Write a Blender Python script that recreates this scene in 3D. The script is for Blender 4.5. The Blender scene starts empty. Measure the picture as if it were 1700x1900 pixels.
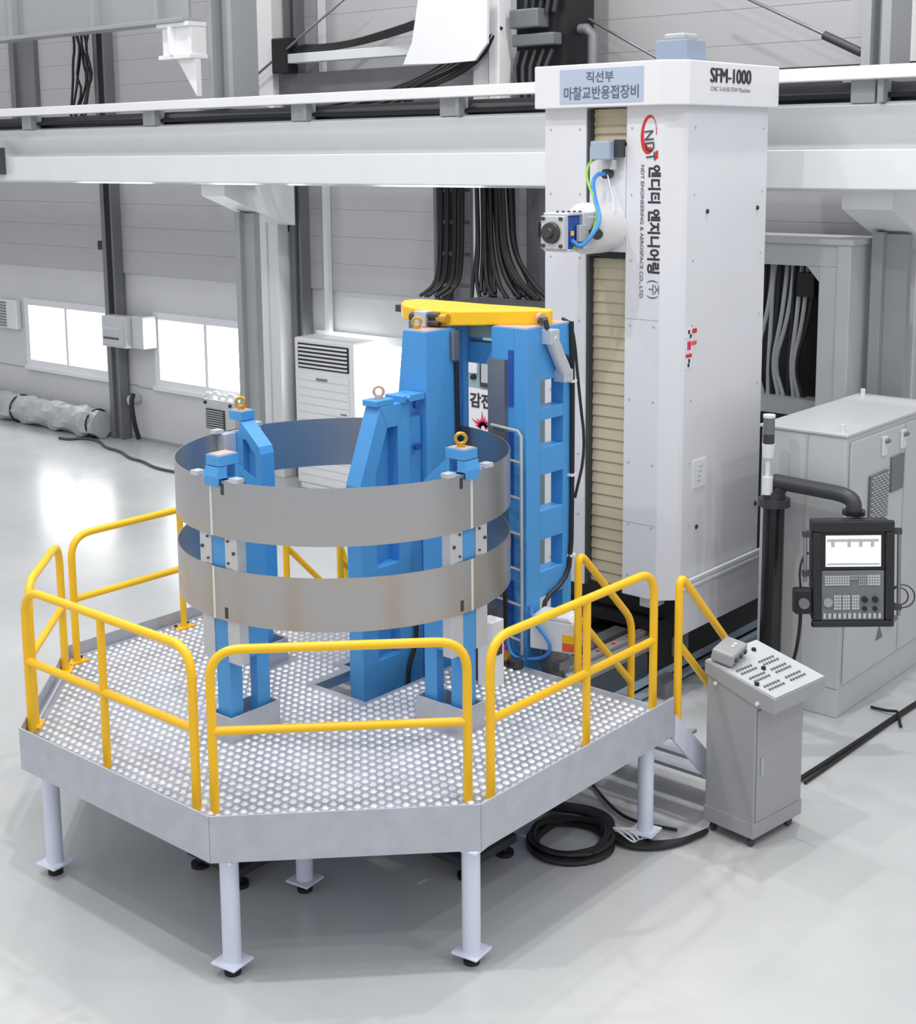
import bpy, bmesh, math, random
from mathutils import Vector, Matrix

random.seed(7)
scene = bpy.context.scene
col = scene.collection

# ---------------------------------------------------------------- camera, sky, lamps, exposure
K = 0.8                                   # survey unit -> metre
OX, OY = -7.52, 7.39                      # survey origin -> centre of the work platform


def W(x, y, z):
    return Vector(((x - OX) * K, (y - OY) * K, z * K))


cam_data = bpy.data.cameras.new('camera')
cam = bpy.data.objects.new('camera', cam_data)
col.objects.link(cam)
scene.camera = cam
F_PX, CX_PX, CY_PX = 2586.75, 833.86, 702.34
cam_data.sensor_fit = 'VERTICAL'
cam_data.sensor_height = 24.0
cam_data.lens = 24.0 * F_PX / 1900.0
cam_data.shift_x = (850.0 - CX_PX) / 1900.0
cam_data.shift_y = (CY_PX - 950.0) / 1900.0
cam_data.clip_end = 200
yaw, pitch, roll = math.radians(41.07617568), math.radians(9.21551709), math.radians(-0.55839854)
fwd = Vector((-math.sin(yaw) * math.cos(pitch), math.cos(yaw) * math.cos(pitch), -math.sin(pitch)))
rt0 = Vector((math.cos(yaw), math.sin(yaw), 0))
up0 = rt0.cross(fwd)
rt = math.cos(roll) * rt0 + math.sin(roll) * up0
up = -math.sin(roll) * rt0 + math.cos(roll) * up0
mw = Matrix((rt, up, -fwd)).transposed().to_4x4()
mw.translation = W(0, 0, 5.2)
cam.matrix_world = mw

world = bpy.data.worlds.new('hall_sky')
scene.world = world
world.use_nodes = True
bg = world.node_tree.nodes['Background']
bg.inputs[0].default_value = (0.97, 0.98, 1.0, 1)
bg.inputs[1].default_value = 0.80


def lamp(x, y, z, power, size=0.24, tint=(1, 0.99, 0.97)):
    d = bpy.data.lights.new('bay_fill_lamp', 'AREA')
    d.shape = 'DISK'
    d.size = size
    d.energy = power
    d.color = tint
    o = bpy.data.objects.new('bay_fill_lamp', d)
    col.objects.link(o)
    o.location = W(x, y, z)
    return o


LAMP_Z = 12.0
for lx, ly, pw in ((-9.0, 2.6, 178), (-6.2, 5.2, 155), (-2.5, 6.0, 45), (-12.5, 5.0, 80), (-1.0, 1.0, 60),
                   (3.5, 8.0, 125), (-10.0, 11.2, 130), (-16.5, 11.4, 130), (-24.0, 11.4, 110), (-5.5, 11.8, 180), (0.5, 10.5, 95)):  # bay lamps, plus unseen fill lamps added to brighten wall and right side
    lamp(lx, ly, LAMP_Z, pw)

scene.view_settings.view_transform = 'Standard'
scene.view_settings.look = 'None'
scene.view_settings.gamma = 1.0
scene.view_settings.use_curve_mapping = False
scene.view_settings.exposure = 0.0


# ---------------------------------------------------------------- materials
def lin(c):
    return tuple(((v / 255.0) / 12.92 if v <= 10 else (((v / 255.0) + 0.055) / 1.055) ** 2.4) for v in c)


def mat(name, rgb, rough=0.5, metal=0.0, var=0.05, scale=3.0, bump=0.0, bump_scale=40.0, coat=0.0, emit=None, emit_strength=0.0, stretch=None):
    m = bpy.data.materials.new(name)
    m.use_nodes = True
    nt = m.node_tree
    b = nt.nodes['Principled BSDF']
    c = lin(rgb)
    tc = nt.nodes.new('ShaderNodeTexCoord')
    src = tc.outputs['Object']
    if stretch:
        mp = nt.nodes.new('ShaderNodeMapping')
        mp.inputs['Scale'].default_value = stretch
        nt.links.new(src, mp.inputs[0])
        src = mp.outputs[0]
    nz = nt.nodes.new('ShaderNodeTexNoise')
    nz.inputs['Scale'].default_value = scale
    nz.inputs['Detail'].default_value = 5.0
    nt.links.new(src, nz.inputs['Vector'])
    rp = nt.nodes.new('ShaderNodeValToRGB')
    lo = tuple(v * (1 - var) for v in c)
    hi = tuple(min(1.0, v * (1 + var)) for v in c)
    rp.color_ramp.elements[0].position = 0.3
    rp.color_ramp.elements[1].position = 0.7
    rp.color_ramp.elements[0].color = (*lo, 1)
    rp.color_ramp.elements[1].color = (*hi, 1)
    nt.links.new(nz.outputs['Fac'], rp.inputs[0])
    nt.links.new(rp.outputs[0], b.inputs['Base Color'])
    b.inputs['Roughness'].default_value = rough
    b.inputs['Metallic'].default_value = metal
    if coat:
        b.inputs['Coat Weight'].default_value = coat
        b.inputs['Coat Roughness'].default_value = 0.08
    if bump:
        n2 = nt.nodes.new('ShaderNodeTexNoise')
        n2.inputs['Scale'].default_value = bump_scale
        nt.links.new(src, n2.inputs['Vector'])
        bp = nt.nodes.new('ShaderNodeBump')
        bp.inputs['Strength'].default_value = bump
        bp.inputs['Distance'].default_value = 0.01
        nt.links.new(n2.outputs['Fac'], bp.inputs['Height'])
        nt.links.new(bp.outputs[0], b.inputs['Normal'])
    if emit:
        b.inputs['Emission Color'].default_value = (*lin(emit), 1)
        b.inputs['Emission Strength'].default_value = emit_strength
    return m


M = {
    'blue': mat('blue_paint', (78, 156, 220), 0.42, var=0.04),
    'deep_blue': mat('deep_blue_paint', (42, 82, 170), 0.4),
    'yellow': mat('yellow_paint', (250, 196, 28), 0.35, var=0.03),
    'machine': mat('machine_enamel', (226, 227, 233), 0.38, var=0.015, scale=1.5),
    'machine_white': mat('cast_white_paint', (226, 224, 224), 0.3, var=0.02),
    'cap': mat('cap_enamel', (230, 231, 236), 0.35, var=0.015),
    'decal_blue': mat('pale_blue_decal', (178, 193, 214), 0.5, var=0.02),
    'ink': mat('dark_ink', (52, 50, 58), 0.6),
    'ink_grey': mat('grey_ink', (96, 98, 116), 0.6),
    'red': mat('red_ink', (214, 44, 44), 0.5),
    'orange': mat('orange_ink', (236, 96, 40), 0.5),
    'pink': mat('magenta_ink', (226, 40, 110), 0.5),
    'paper': mat('white_paper', (232, 232, 236), 0.6, var=0.02),
    'bellows': mat('beige_steel_slats', (196, 186, 160), 0.45, var=0.07, scale=2.0),
    'bellows_dark': mat('shaded_beige_slats', (156, 148, 128), 0.5, var=0.06),
    'galv': mat('galvanised_sheet', (186, 189, 198), 0.45, 0.2, var=0.06, scale=9.0),
    'deck': mat('worn_checker_aluminium', (160, 164, 176), 0.45, 0.4, var=0.14, scale=4.0),
    'stud': mat('polished_glint_studs', (232, 232, 234), 0.28, 0.35, var=0.03),  # polished tops, with reflected glint also painted in as brighter base colour
    'leg': mat('pale_lavender_paint', (218, 223, 240), 0.4, var=0.02),
    'ring': mat('brushed_aluminium', (184, 184, 186), 0.3, 0.9, var=0.015, scale=4.0, stretch=(30, 30, 0.6)),
    'alu': mat('machined_aluminium', (205, 209, 216), 0.35, 0.35, var=0.04),
    'seam': mat('bright_seam_strip', (225, 232, 232), 0.3, 0.3),
    'steel': mat('bare_steel', (142, 140, 144), 0.4, 0.6, var=0.08),
    'rail': mat('ground_slide_rail', (150, 146, 144), 0.4, 0.15, var=0.06),
    'bed': mat('dark_teal_bed_paint', (62, 72, 80), 0.4, var=0.08),
    'dark_steel': mat('dark_steel', (74, 76, 82), 0.45, 0.4, var=0.12),
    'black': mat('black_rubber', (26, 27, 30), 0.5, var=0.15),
    'black_gloss': mat('black_enamel', (30, 31, 34), 0.25, var=0.1),
    'charcoal': mat('charcoal_plastic', (58, 60, 64), 0.42, var=0.08),
    'mid_grey': mat('mid_grey_plastic', (112, 115, 120), 0.45, var=0.06),
    'key': mat('light_keys', (188, 192, 196), 0.5, var=0.03),
    'pedestal': mat('grey_cabinet_paint', (158, 159, 162), 0.42, var=0.02),
    'pedestal_top': mat('light_grey_panel', (190, 194, 198), 0.4, var=0.02),
    'cabinet': mat('pale_grey_enamel', (196, 198, 200), 0.4, var=0.02),
    'teal': mat('pale_teal_enamel', (150, 176, 184), 0.45, var=0.03),
    'wall_low': mat('light_wall_panel', (203, 204, 206), 0.5, var=0.025, scale=0.7),
    'clad': mat('grey_cladding', (178, 178, 181), 0.5, var=0.03, scale=0.6),
    'beam': mat('white_gloss_steel', (226, 228, 230), 0.16, var=0.02, coat=0.5),
    'col_white': mat('white_column_paint', (236, 237, 238), 0.35, var=0.03, scale=1.0),
    'col_grey': mat('grey_column_paint', (158, 160, 163), 0.4, var=0.03),
    'post_dark': mat('dark_post_paint', (112, 114, 117), 0.4, var=0.05),
    'frame': mat('white_window_frame', (220, 223, 227), 0.4, var=0.02),
    'pane': mat('overexposed_daylight_pane', (255, 255, 255), 0.1, emit=(255, 255, 255), emit_strength=5.0),
    'ac': mat('white_appliance_plastic', (232, 233, 235), 0.4, var=0.01),
    'wrap': mat('grey_plastic_wrap', (176, 179, 183), 0.35, var=0.12, scale=12, bump=0.6, bump_scale=18),
    'cable_blue': mat('blue_hose', (64, 140, 214), 0.4),
    'cable_green': mat('green_earth_wire', (150, 206, 70), 0.4),
    'brass': mat('gold_zinc', (206, 164, 66), 0.3, 0.6),
    'bare_pink': mat('unpainted_casting_face', (206, 172, 160), 0.5, 0.2),
    'hose_grey': mat('grey_hose', (178, 181, 184), 0.45, var=0.05),
    'screen': mat('bright_screen', (236, 238, 238), 0.2, emit=(236, 238, 238), emit_strength=0.55),
    'motor': mat('blue_grey_motor_paint', (160, 178, 198), 0.4, var=0.03),
    'motor_dark': mat('grey_motor_paint', (134, 148, 166), 0.4, var=0.03),
    'white': mat('white_plastic', (228, 230, 232), 0.4, var=0.02),
}


def floor_material():
    m = bpy.data.materials.new('epoxy_floor')
    m.use_nodes = True
    nt = m.node_tree
    b = nt.nodes['Principled BSDF']
    tc = nt.nodes.new('ShaderNodeTexCoord')
    n1 = nt.nodes.new('ShaderNodeTexNoise')
    n1.inputs['Scale'].default_value = 0.55
    n1.inputs['Detail'].default_value = 8
    n1.inputs['Roughness'].default_value = 0.62
    nt.links.new(tc.outputs['Object'], n1.inputs['Vector'])
    r1 = nt.nodes.new('ShaderNodeValToRGB')
    r1.color_ramp.elements[0].position = 0.3
    r1.color_ramp.elements[1].position = 0.72
    r1.color_ramp.elements[0].color = (*lin((184, 186, 188)), 1)
    r1.color_ramp.elements[1].color = (*lin((200, 202, 203)), 1)
    nt.links.new(n1.outputs['Fac'], r1.inputs[0])
    n2 = nt.nodes.new('ShaderNodeTexNoise')                      # small dark specks
    n2.inputs['Scale'].default_value = 14
    n2.inputs['Detail'].default_value = 3
    nt.links.new(tc.outputs['Object'], n2.inputs['Vector'])
    r2 = nt.nodes.new('ShaderNodeValToRGB')
    r2.color_ramp.elements[0].position = 0.2
    r2.color_ramp.elements[0].color = (0.55, 0.55, 0.55, 1)
    r2.color_ramp.elements[1].position = 0.27
    r2.color_ramp.elements[1].color = (1, 1, 1, 1)
    nt.links.new(n2.outputs['Fac'], r2.inputs[0])
    mx = nt.nodes.new('ShaderNodeMixRGB')
    mx.blend_type = 'MULTIPLY'
    mx.inputs[0].default_value = 0.8
    nt.links.new(r1.outputs[0], mx.inputs[1])
    nt.links.new(r2.outputs[0], mx.inputs[2])
    nt.links.new(mx.outputs[0], b.inputs['Base Color'])
    r3 = nt.nodes.new('ShaderNodeMapRange')
    r3.inputs['To Min'].default_value = 0.12
    r3.inputs['To Max'].default_value = 0.34
    nt.links.new(n1.outputs['Fac'], r3.inputs['Value'])
    nt.links.new(r3.outputs[0], b.inputs['Roughness'])
    n3 = nt.nodes.new('ShaderNodeTexNoise')
    n3.inputs['Scale'].default_value = 2.2
    n3.inputs['Detail'].default_value = 4
    nt.links.new(tc.outputs['Object'], n3.inputs['Vector'])
    bp = nt.nodes.new('ShaderNodeBump')
    bp.inputs['Strength'].default_value = 0.12
    bp.inputs['Distance'].default_value = 0.02
    nt.links.new(n3.outputs['Fac'], bp.inputs['Height'])
    nt.links.new(bp.outputs[0], b.inputs['Normal'])
    b.inputs['Specular IOR Level'].default_value = 0.55
    return m


M['floor'] = floor_material()


# ---------------------------------------------------------------- mesh builder (survey units; build() converts)
class MB:
    def __init__(self, xf=None):
        self.bm = bmesh.new()
        self.xf = xf                        # optional local frame -> survey frame

    def v(self, p):
        p = Vector(p)
        if self.xf is not None:
            p = self.xf @ p
        return self.bm.verts.new(W(*p))

    def face(self, vs, mi=0):
        try:
            f = self.bm.faces.new(vs)
            f.material_index = mi
            return f
        except ValueError:
            return None

    def box(self, x0, x1, y0, y1, z0, z1, mi=0):
        c = [self.v((x, y, z)) for z in (z0, z1) for y in (y0, y1) for x in (x0, x1)]
        for q in ((0, 2, 3, 1), (4, 5, 7, 6), (0, 1, 5, 4), (2, 6, 7, 3), (0, 4, 6, 2), (1, 3, 7, 5)):
            self.face([c[i] for i in q], mi)
        return self

    def prism(self, pts, axis, a0, a1, mi=0):
        """closed outline pts (2D) pushed along axis: x -> (y,z), y -> (x,z), z -> (x,y)"""
        def mk(p, a):
            return {'x': (a, p[0], p[1]), 'y': (p[0], a, p[1]), 'z': (p[0], p[1], a)}[axis]
        lo = [self.v(mk(p, a0)) for p in pts]
        hi = [self.v(mk(p, a1)) for p in pts]
        n = len(pts)
        self.face(lo[::-1], mi)
        self.face(hi, mi)
        for i in range(n):
            self.face([lo[i], lo[(i + 1) % n], hi[(i + 1) % n], hi[i]], mi)
        return self

    def cyl(self, p0, p1, r, r1=None, n=20, mi=0, cap=True):
        p0, p1 = Vector(p0), Vector(p1)
        r1 = r if r1 is None else r1
        d = (p1 - p0).normalized()
        a = Vector((0, 0, 1)) if abs(d.z) < 0.9 else Vector((1, 0, 0))
        u = d.cross(a).normalized()
        w = d.cross(u)
        A = [self.v(p0 + r * (math.cos(t) * u + math.sin(t) * w)) for t in [2 * math.pi * i / n for i in range(n)]]
        B = [self.v(p1 + r1 * (math.cos(t) * u + math.sin(t) * w)) for t in [2 * math.pi * i / n for i in range(n)]]
        for i in range(n):
            f = self.face([A[i], A[(i + 1) % n], B[(i + 1) % n], B[i]], mi)
            if f:
                f.smooth = True
        if cap:
            self.face(A[::-1], mi)
            self.face(B, mi)
        return self

    def tube(self, pts, r, n=8, mi=0, smooth=0, closed=False):
        P = [Vector(p) for p in pts]
        for _ in range(smooth):
            Q = [P[0]] if not closed else []
            m_ = len(P)
            for i in range(m_ if closed else m_ - 1):
                a, b = P[i], P[(i + 1) % m_]
                Q += [a * 0.75 + b * 0.25, a * 0.25 + b * 0.75]
            if not closed:
                Q.append(P[-1])
            P = Q
        rings = []
        u = None
        m_ = len(P)
        for i, p in enumerate(P):
            if closed:
                d = (P[(i + 1) % m_] - P[i - 1]).normalized()
            else:
                d = (P[min(i + 1, m_ - 1)] - P[max(i - 1, 0)]).normalized()
            if u is None:
                a = Vector((0, 0, 1)) if abs(d.z) < 0.9 else Vector((1, 0, 0))
                u = d.cross(a).normalized()
            else:
                u = (u - d * u.dot(d)).normalized()
            w = d.cross(u)
            rings.append([self.v(p + r * (math.cos(t) * u + math.sin(t) * w)) for t in [2 * math.pi * k / n for k in range(n)]])
        for i in range(m_ if closed else m_ - 1):
            A, B = rings[i], rings[(i + 1) % m_]
            for k in range(n):
                f = self.face([A[k], A[(k + 1) % n], B[(k + 1) % n], B[k]], mi)
                if f:
                    f.smooth = True
        if not closed:
            self.face(rings[0][::-1], mi)
            self.face(rings[-1], mi)
        return self

    def torus(self, c, axis, R, r, n=24, m=8, mi=0):
        c = Vector(c)
        axis = Vector(axis).normalized()
        a = Vector((0, 0, 1)) if abs(axis.z) < 0.9 else Vector((1, 0, 0))
        u = axis.cross(a).normalized()
        w = axis.cross(u)
        self.tube([c + R * (math.cos(t) * u + math.sin(t) * w) for t in [2 * math.pi * i / n for i in range(n)]], r, m, mi, closed=True)
        return self

    def sphere(self, c, r, mi=0, n=12):
        c = Vector(c)
        rows = []
        for i in range(1, n // 2):
            th = math.pi * i / (n // 2)
            rows.append([self.v(c + Vector((r * math.sin(th) * math.cos(t), r * math.sin(th) * math.sin(t), r * math.cos(th)))) for t in [2 * math.pi * k / n for k in range(n)]])
        top, bot = self.v(c + Vector((0, 0, r))), self.v(c - Vector((0, 0, r)))
        for k in range(n):
            self.face([top, rows[0][k], rows[0][(k + 1) % n]], mi)
            self.face([bot, rows[-1][(k + 1) % n], rows[-1][k]], mi)
            for i in range(len(rows) - 1):
                self.face([rows[i][k], rows[i + 1][k], rows[i + 1][(k + 1) % n], rows[i][(k + 1) % n]], mi)
        for f in self.bm.faces:
            f.smooth = True
        return self

    def build(self, name, mats, parent=None, bevel=0.0, seg=2, label=None, split=False):
        bmesh.ops.recalc_face_normals(self.bm, faces=self.bm.faces[:])
        for e in self.bm.edges:
            if len(e.link_faces) == 2 and e.calc_face_angle(0.0) > math.radians(40):
                e.smooth = False
        if split:
            return self.build_pieces(name, mats, parent, bevel, seg)
        me = bpy.data.meshes.new(name)
        if parent is not None:
            base = Vector(parent.matrix_basis.translation)
            q = parent.parent
            while q is not None:
                base += Vector(q.matrix_basis.translation)
                q = q.parent
            bmesh.ops.translate(self.bm, verts=self.bm.verts[:], vec=-base)
        self.bm.to_mesh(me)
        self.bm.free()
        for mm in (mats if isinstance(mats, (list, tuple)) else [mats]):
            me.materials.append(mm)
        o = bpy.data.objects.new(name, me)
        col.objects.link(o)
        if parent is not None:
            o.parent = parent
        if bevel:
            b = o.modifiers.new('edge', 'BEVEL')
            b.width = bevel * K
            b.segments = seg
            b.limit_method = 'ANGLE'
            b.angle_limit = math.radians(35)
        if label:
            o['label'] = label
        return o


def pieces_of(bm):
    """loose islands whose boxes touch, as lists of faces"""
    seen, isl = set(), []
    for f in bm.faces:
        if f in seen:
            continue
        st_, comp = [f], []
        seen.add(f)
        while st_:
            a = st_.pop()
            comp.append(a)
            for v in a.verts:
                for g_ in v.link_faces:
                    if g_ not in seen:
                        seen.add(g_)
                        st_.append(g_)
        co = [v.co for q in comp for v in q.verts]
        isl.append([comp, [min(c[k] for c in co) for k in range(3)], [max(c[k] for c in co) for k in range(3)]])
    merged = True
    while merged:
        merged = False
        for a in range(len(isl)):
            for b in range(a + 1, len(isl)):
                if all(isl[a][1][k] <= isl[b][2][k] + 0.002 and isl[b][1][k] <= isl[a][2][k] + 0.002 for k in range(3)):
                    isl[a][0] += isl[b][0]
                    isl[a][1] = [min(isl[a][1][k], isl[b][1][k]) for k in range(3)]
                    isl[a][2] = [max(isl[a][2][k], isl[b][2][k]) for k in range(3)]
                    del isl[b]
                    merged = True
                    break
            if merged:
                break
    return [q[0] for q in isl]


def build_pieces(self, name, mats, parent, bevel, seg):
    out = []
    for comp in pieces_of(self.bm):
        nb = MB()
        vm = {}
        for f in comp:
            vs = []
            for v in f.verts:
                if v not in vm:
                    vm[v] = nb.bm.verts.new(v.co)
                vs.append(vm[v])
            try:
                nf = nb.bm.faces.new(vs)
                nf.smooth = f.smooth
                nf.material_index = f.material_index
            except ValueError:
                pass
        out.append(nb.build(name, mats, parent, bevel, seg))
    self.bm.free()
    return out


MB.build_pieces = build_pieces


def tag(o, label, cat, group=None, kind=None):
    o['label'] = label
    o['category'] = cat
    if group:
        o['group'] = group
    if kind:
        o['kind'] = kind
    return o


def thing(name, label, cat, base, group=None):
    o = bpy.data.objects.new(name, None)
    o.empty_display_size = 0.1
    col.objects.link(o)
    o.location = W(*base)
    return tag(o, label, cat, group)


def struct(o):
    o['kind'] = 'structure'
    return o


def frame_at(px, py, pz, rz):
    return Matrix.Translation((px, py, pz)) @ Matrix.Rotation(math.radians(rz), 4, 'Z')


def lettering(name, s, p0, xd, yd, w, h, m, parent, bold=0.0, xf=None, lift=0.004, thick=(0.0,)):
    """text as a thin mesh fitted to a w x h rectangle whose lower-left corner is p0"""
    cu = bpy.data.curves.new('tmp_text', 'FONT')
    cu.body = s
    cu.offset = bold
    cu.resolution_u = 3
    cu.align_x = 'CENTER'
    to = bpy.data.objects.new('tmp_text', cu)
    col.objects.link(to)
    dg = bpy.context.evaluated_depsgraph_get()
    dg.update()
    me = bpy.data.meshes.new_from_object(to.evaluated_get(dg))
    bpy.data.objects.remove(to)
    bpy.data.curves.remove(cu)
    xs = [v.co.x for v in me.vertices]
    ys = [v.co.y for v in me.vertices]
    x0, x1, y0, y1 = min(xs), max(xs), min(ys), max(ys)
    p0, xd, yd = Vector(p0), Vector(xd).normalized(), Vector(yd).normalized()
    nd = xd.cross(yd)
    mb = MB(xf)
    for q, dx in enumerate(thick):
        vs = [mb.v(p0 + xd * (dx + w * (v.co.x - x0) / (x1 - x0)) + yd * (h * (v.co.y - y0) / (y1 - y0)) + nd * (lift + 0.0004 * q)) for v in me.vertices]
        for f in me.polygons:
            mb.face([vs[i] for i in f.vertices])
    bpy.data.meshes.remove(me)
    return mb.build(name, m, parent)


XD, YD, ZD = (1, 0, 0), (0, 1, 0), (0, 0, 1)

# ================================================================ SETTING
WY = 15.35
o = struct(MB().box(-46, 14, -14, WY + 0.3, -0.2, 0).build('floor', M['floor']))

# back wall with window openings
WINS = [(-24.5, -21.78, 1.13, 2.36), (-20.33, -17.55, 1.13, 2.36), (-16.1, -13.3, 1.13, 2.36)]
mb = MB()
xs = [-46] + [v for w_ in WINS for v in w_[:2]] + [14]
for i in range(len(xs) - 1):
    if i % 2 == 0:
        mb.box(xs[i], xs[i + 1], WY, WY + 0.3, 0, 3.08)
    else:
        mb.box(xs[i], xs[i + 1], WY, WY + 0.3, 0, 1.13)
        mb.box(xs[i], xs[i + 1], WY, WY + 0.3, 2.36, 3.08)
struct(mb.build('wall_back', M['wall_low']))
mb = MB()                                                           # lapped cladding above
z = 3.08
while z < 9.6:
    zt = min(z + 0.42, 9.6)
    mb.prism([(WY - 0.043, z), (WY - 0.05, z + 0.006), (WY - 0.05, zt - 0.006), (WY - 0.043, zt), (WY + 0.28, zt), (WY + 0.28, z)], 'x', -46, 14)
    z = zt
struct(mb.build('wall_back_cladding', M['clad']))
struct(MB().box(-46, 14, WY - 0.02, WY, 0.0, 0.06).build('baseboard_back', M['col_grey']))
mb = MB().box(-46, -21.0, WY - 0.012, WY, 1.0, 1.02)
mb.box(-21, 14, WY - 0.012, WY, 0.98, 1.0)
struct(mb.build('trim_1', M['col_grey']))
for i, (x0, x1, z0, z1) in enumerate(WINS):
    t = bpy.data.objects.new('window_%d' % (i + 1), None)
    col.objects.link(t)
    t.location = W((x0 + x1) / 2, WY, z0)
    struct(t)
    fr = MB()
    for a in ((x0 - 0.06, x1 + 0.06, z1 - 0.07, z1 + 0.06), (x0 - 0.06, x1 + 0.06, z0 - 0.06, z0 + 0.07), (x0 - 0.06, x0 + 0.08, z0 + 0.07, z1 - 0.07), (x1 - 0.08, x1 + 0.06, z0 + 0.07, z1 - 0.07), ((x0 + x1) / 2 - 0.04, (x0 + x1) / 2 + 0.04, z0 + 0.07, z1 - 0.07)):
        fr.box(a[0], a[1], WY - 0.05, WY + 0.12, a[2], a[3])
    fr.build('window_frame', M['frame'], t)
    MB().box(x0, (x0 + x1) / 2, WY + 0.06, WY + 0.08, z0, z1).build('window_pane', M['pane'], t)
    MB().box((x0 + x1) / 2, x1, WY + 0.06, WY + 0.08, z0, z1).build('window_pane', M['pane'], t)
    MB().box(x0 - 0.1, x1 + 0.1, WY - 0.09, WY, z0 - 0.13, z0 - 0.06).build('window_sill', M['frame'], t)

# wide crane runway beam along the back wall
bm_ = MB()
prof = [(13.18, 5.62), (13.46, 5.24), (13.46, 5.21), (13.14, 5.19), (13.14, 4.80), (13.2, 4.77), (13.62, 4.77), (13.66, 4.80), (13.66, 5.19), (13.6, 5.22), (13.6, 5.62), (13.56, 5.65), (13.24, 5.65)]
bm_.prism(prof, 'x', -40, 6)
runway = thing('crane_runway_beam', 'long glossy white steel crane runway beam crossing behind the machine', 'beam', (-17, 13.4, 4.77))
bm_.build('girder', M['beam'], runway, bevel=0.01)
r_ = MB()
r_.box(-40, 6, 13.02, 13.2, 5.86, 5.99)
r_.build('conductor_bar', M['col_white'], runway, bevel=0.01)
b2 = MB()
for x in (-24.6, -20.9, -17.6, -14.3, -11.6, -9.4, -6.2, -4.6):
    b2.box(x, x + 0.25, 13.18, 13.4, 5.64, 5.9)
    b2.box(x + 0.3, x + 0.36, 13.12, 13.3, 5.64, 5.88)
b2.build('bar_bracket', M['col_grey'], runway, split=True)
MB().box(-40, 6, 13.42, 13.56, 5.65, 5.84).build('crane_rail', M['dark_steel'], runway)
MB().box(-21.75, -21.4, 12.98, 13.14, 4.9, 5.35).build('end_stop', M['dark_steel'], runway)

# building columns carrying the beam
for (x0, x1, bx0, px0, ux0, ux1, lab) in (
        (-17.10, -16.56, -16.68, -16.56, -16.5, -15.98, 'white steel column left of the floor air conditioner'),
        (-6.46, -5.9, -6.41, -6.30, -6.3, -6.0, 'white steel column behind the pale grey electrical cabinet')):
    t = thing('building_column', lab, 'column', ((x0 + x1) / 2, 15.0, 0), 'white columns carrying the runway beam')
    c = MB()
    c.box(x0, x1, 14.9, 15.29, 0, 9.5)
    c.box(x0 + 0.24, x0 + 0.3, 14.87, 14.9, 0, 4.3)
    c.build('shaft', M['col_white'], t, bevel=0.008)
    b = MB()
    b.prism([(13.5, 4.59), (13.5, 4.77), (14.9, 4.77), (14.9, 4.1), (14.1, 4.35)], 'x', bx0, bx0 + 0.54)
    b.build('bracket', M['col_white'], t, bevel=0.008)
    MB().box(px0, px0 + 0.12, 14.02, 14.24, 0, 4.33).box(px0 + 0.12, px0 + 0.36, 14.1, 14.22, 0, 4.31).build('prop_post', M['col_grey'], t, bevel=0.004)
    u = MB()
    u.box(ux0, ux0 + 0.1, 13.58, 14.1, 5.9, 9.5)
    u.box(ux0 + 0.1, ux1 - 0.1, 13.78, 13.84, 5.9, 9.5)
    u.box(ux1 - 0.1, ux1, 13.6, 14.1, 5.9, 9.5)
    u.box(ux0 - 0.1, ux1 + 0.1, 13.4, 14.2, 5.85, 5.9)
    u.box(ux0, ux1, 13.7, 14.05, 4.77, 5.85)
    u.build('upper_shaft', M['col_grey'], t, bevel=0.006)

# cross girder resting on a stub bracket
t = thing('bridge_girder', 'grey riveted bridge girder reaching in at the upper left corner', 'girder', (-19, 13.35, 6.6))
g = MB()
g.box(-40, -16.60, 13.2, 13.55, 7.12, 7.18)
g.box(-40, -16.62, 13.34, 13.4, 7.18, 8.0)
for x in (-21.2, -18.9, -17.3):
    g.box(x, x + 0.1, 13.22, 13.5, 7.18, 8.0)
g.build('flange', M['col_grey'], t, bevel=0.006)
g = MB()
g.box(-17.25, -16.51, 13.25, 13.6, 6.6, 6.66)
g.box(-17.2, -16.53, 13.3, 13.59, 6.66, 7.06)
g.box(-17.26, -16.515, 13.24, 13.605, 7.06, 7.12)
g.box(-16.95, -16.9, 13.2, 13.3, 6.66, 7.06)
g.prism([(-16.95, 6.6), (-16.52, 6.6), (-16.52, 6.05)], 'y', 13.36, 13.46)
g.build('stub_bracket', M['col_white'], t, bevel=0.005)

# wall posts
for (x, zb, lab, wd) in ((-21.55, 0, 'grey wall post between the two left windows', 0.34), (-16.5, 0, 'dark wall post right beside the left white column', 0.26)):
    t = thing('wall_post', lab, 'post', (x + 0.15, 15.2, 0), 'steel posts on the back wall')
    MB().box(x, x + 0.12, 15.1, 15.295, zb, 9.4).box(x + 0.12, x + wd - 0.05, 15.17, 15.295, zb, 9.4).box(x + wd - 0.05, x + wd, 15.1, 15.295, zb, 9.4).build('shaft', M['post_dark'], t, bevel=0.006)
    cb = MB()
    for k in range(4 if x < -20 else 0):
        cb.tube([(x + 0.13 + 0.045 * k, 15.13, 9.2), (x + 0.12 + 0.045 * k, 15.12, 4.4), (x + 0.14 + 0.045 * k, 15.12, 2.35)], 0.022, 6)
    if x < -20:
        cb.build('conduit_cables', M['black'], t)
    MB().box(x - 0.16, x - 0.02, 15.12, 15.3, 3.5 if x < -20 else 3.98, 3.66 if x < -20 else 4.12).build('junction_clip', M['black'], t)
tag(MB().box(-24.3, -24.14, 15.12, 15.295, 5.6, 9.4).box(-24.14, -23.58, 15.2, 15.295, 5.6, 9.4).build('wall_post', M['post_dark'], None), 'grey wall post in the upper left corner above the beam', 'post', 'steel posts on the back wall')
cb = MB()
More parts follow.
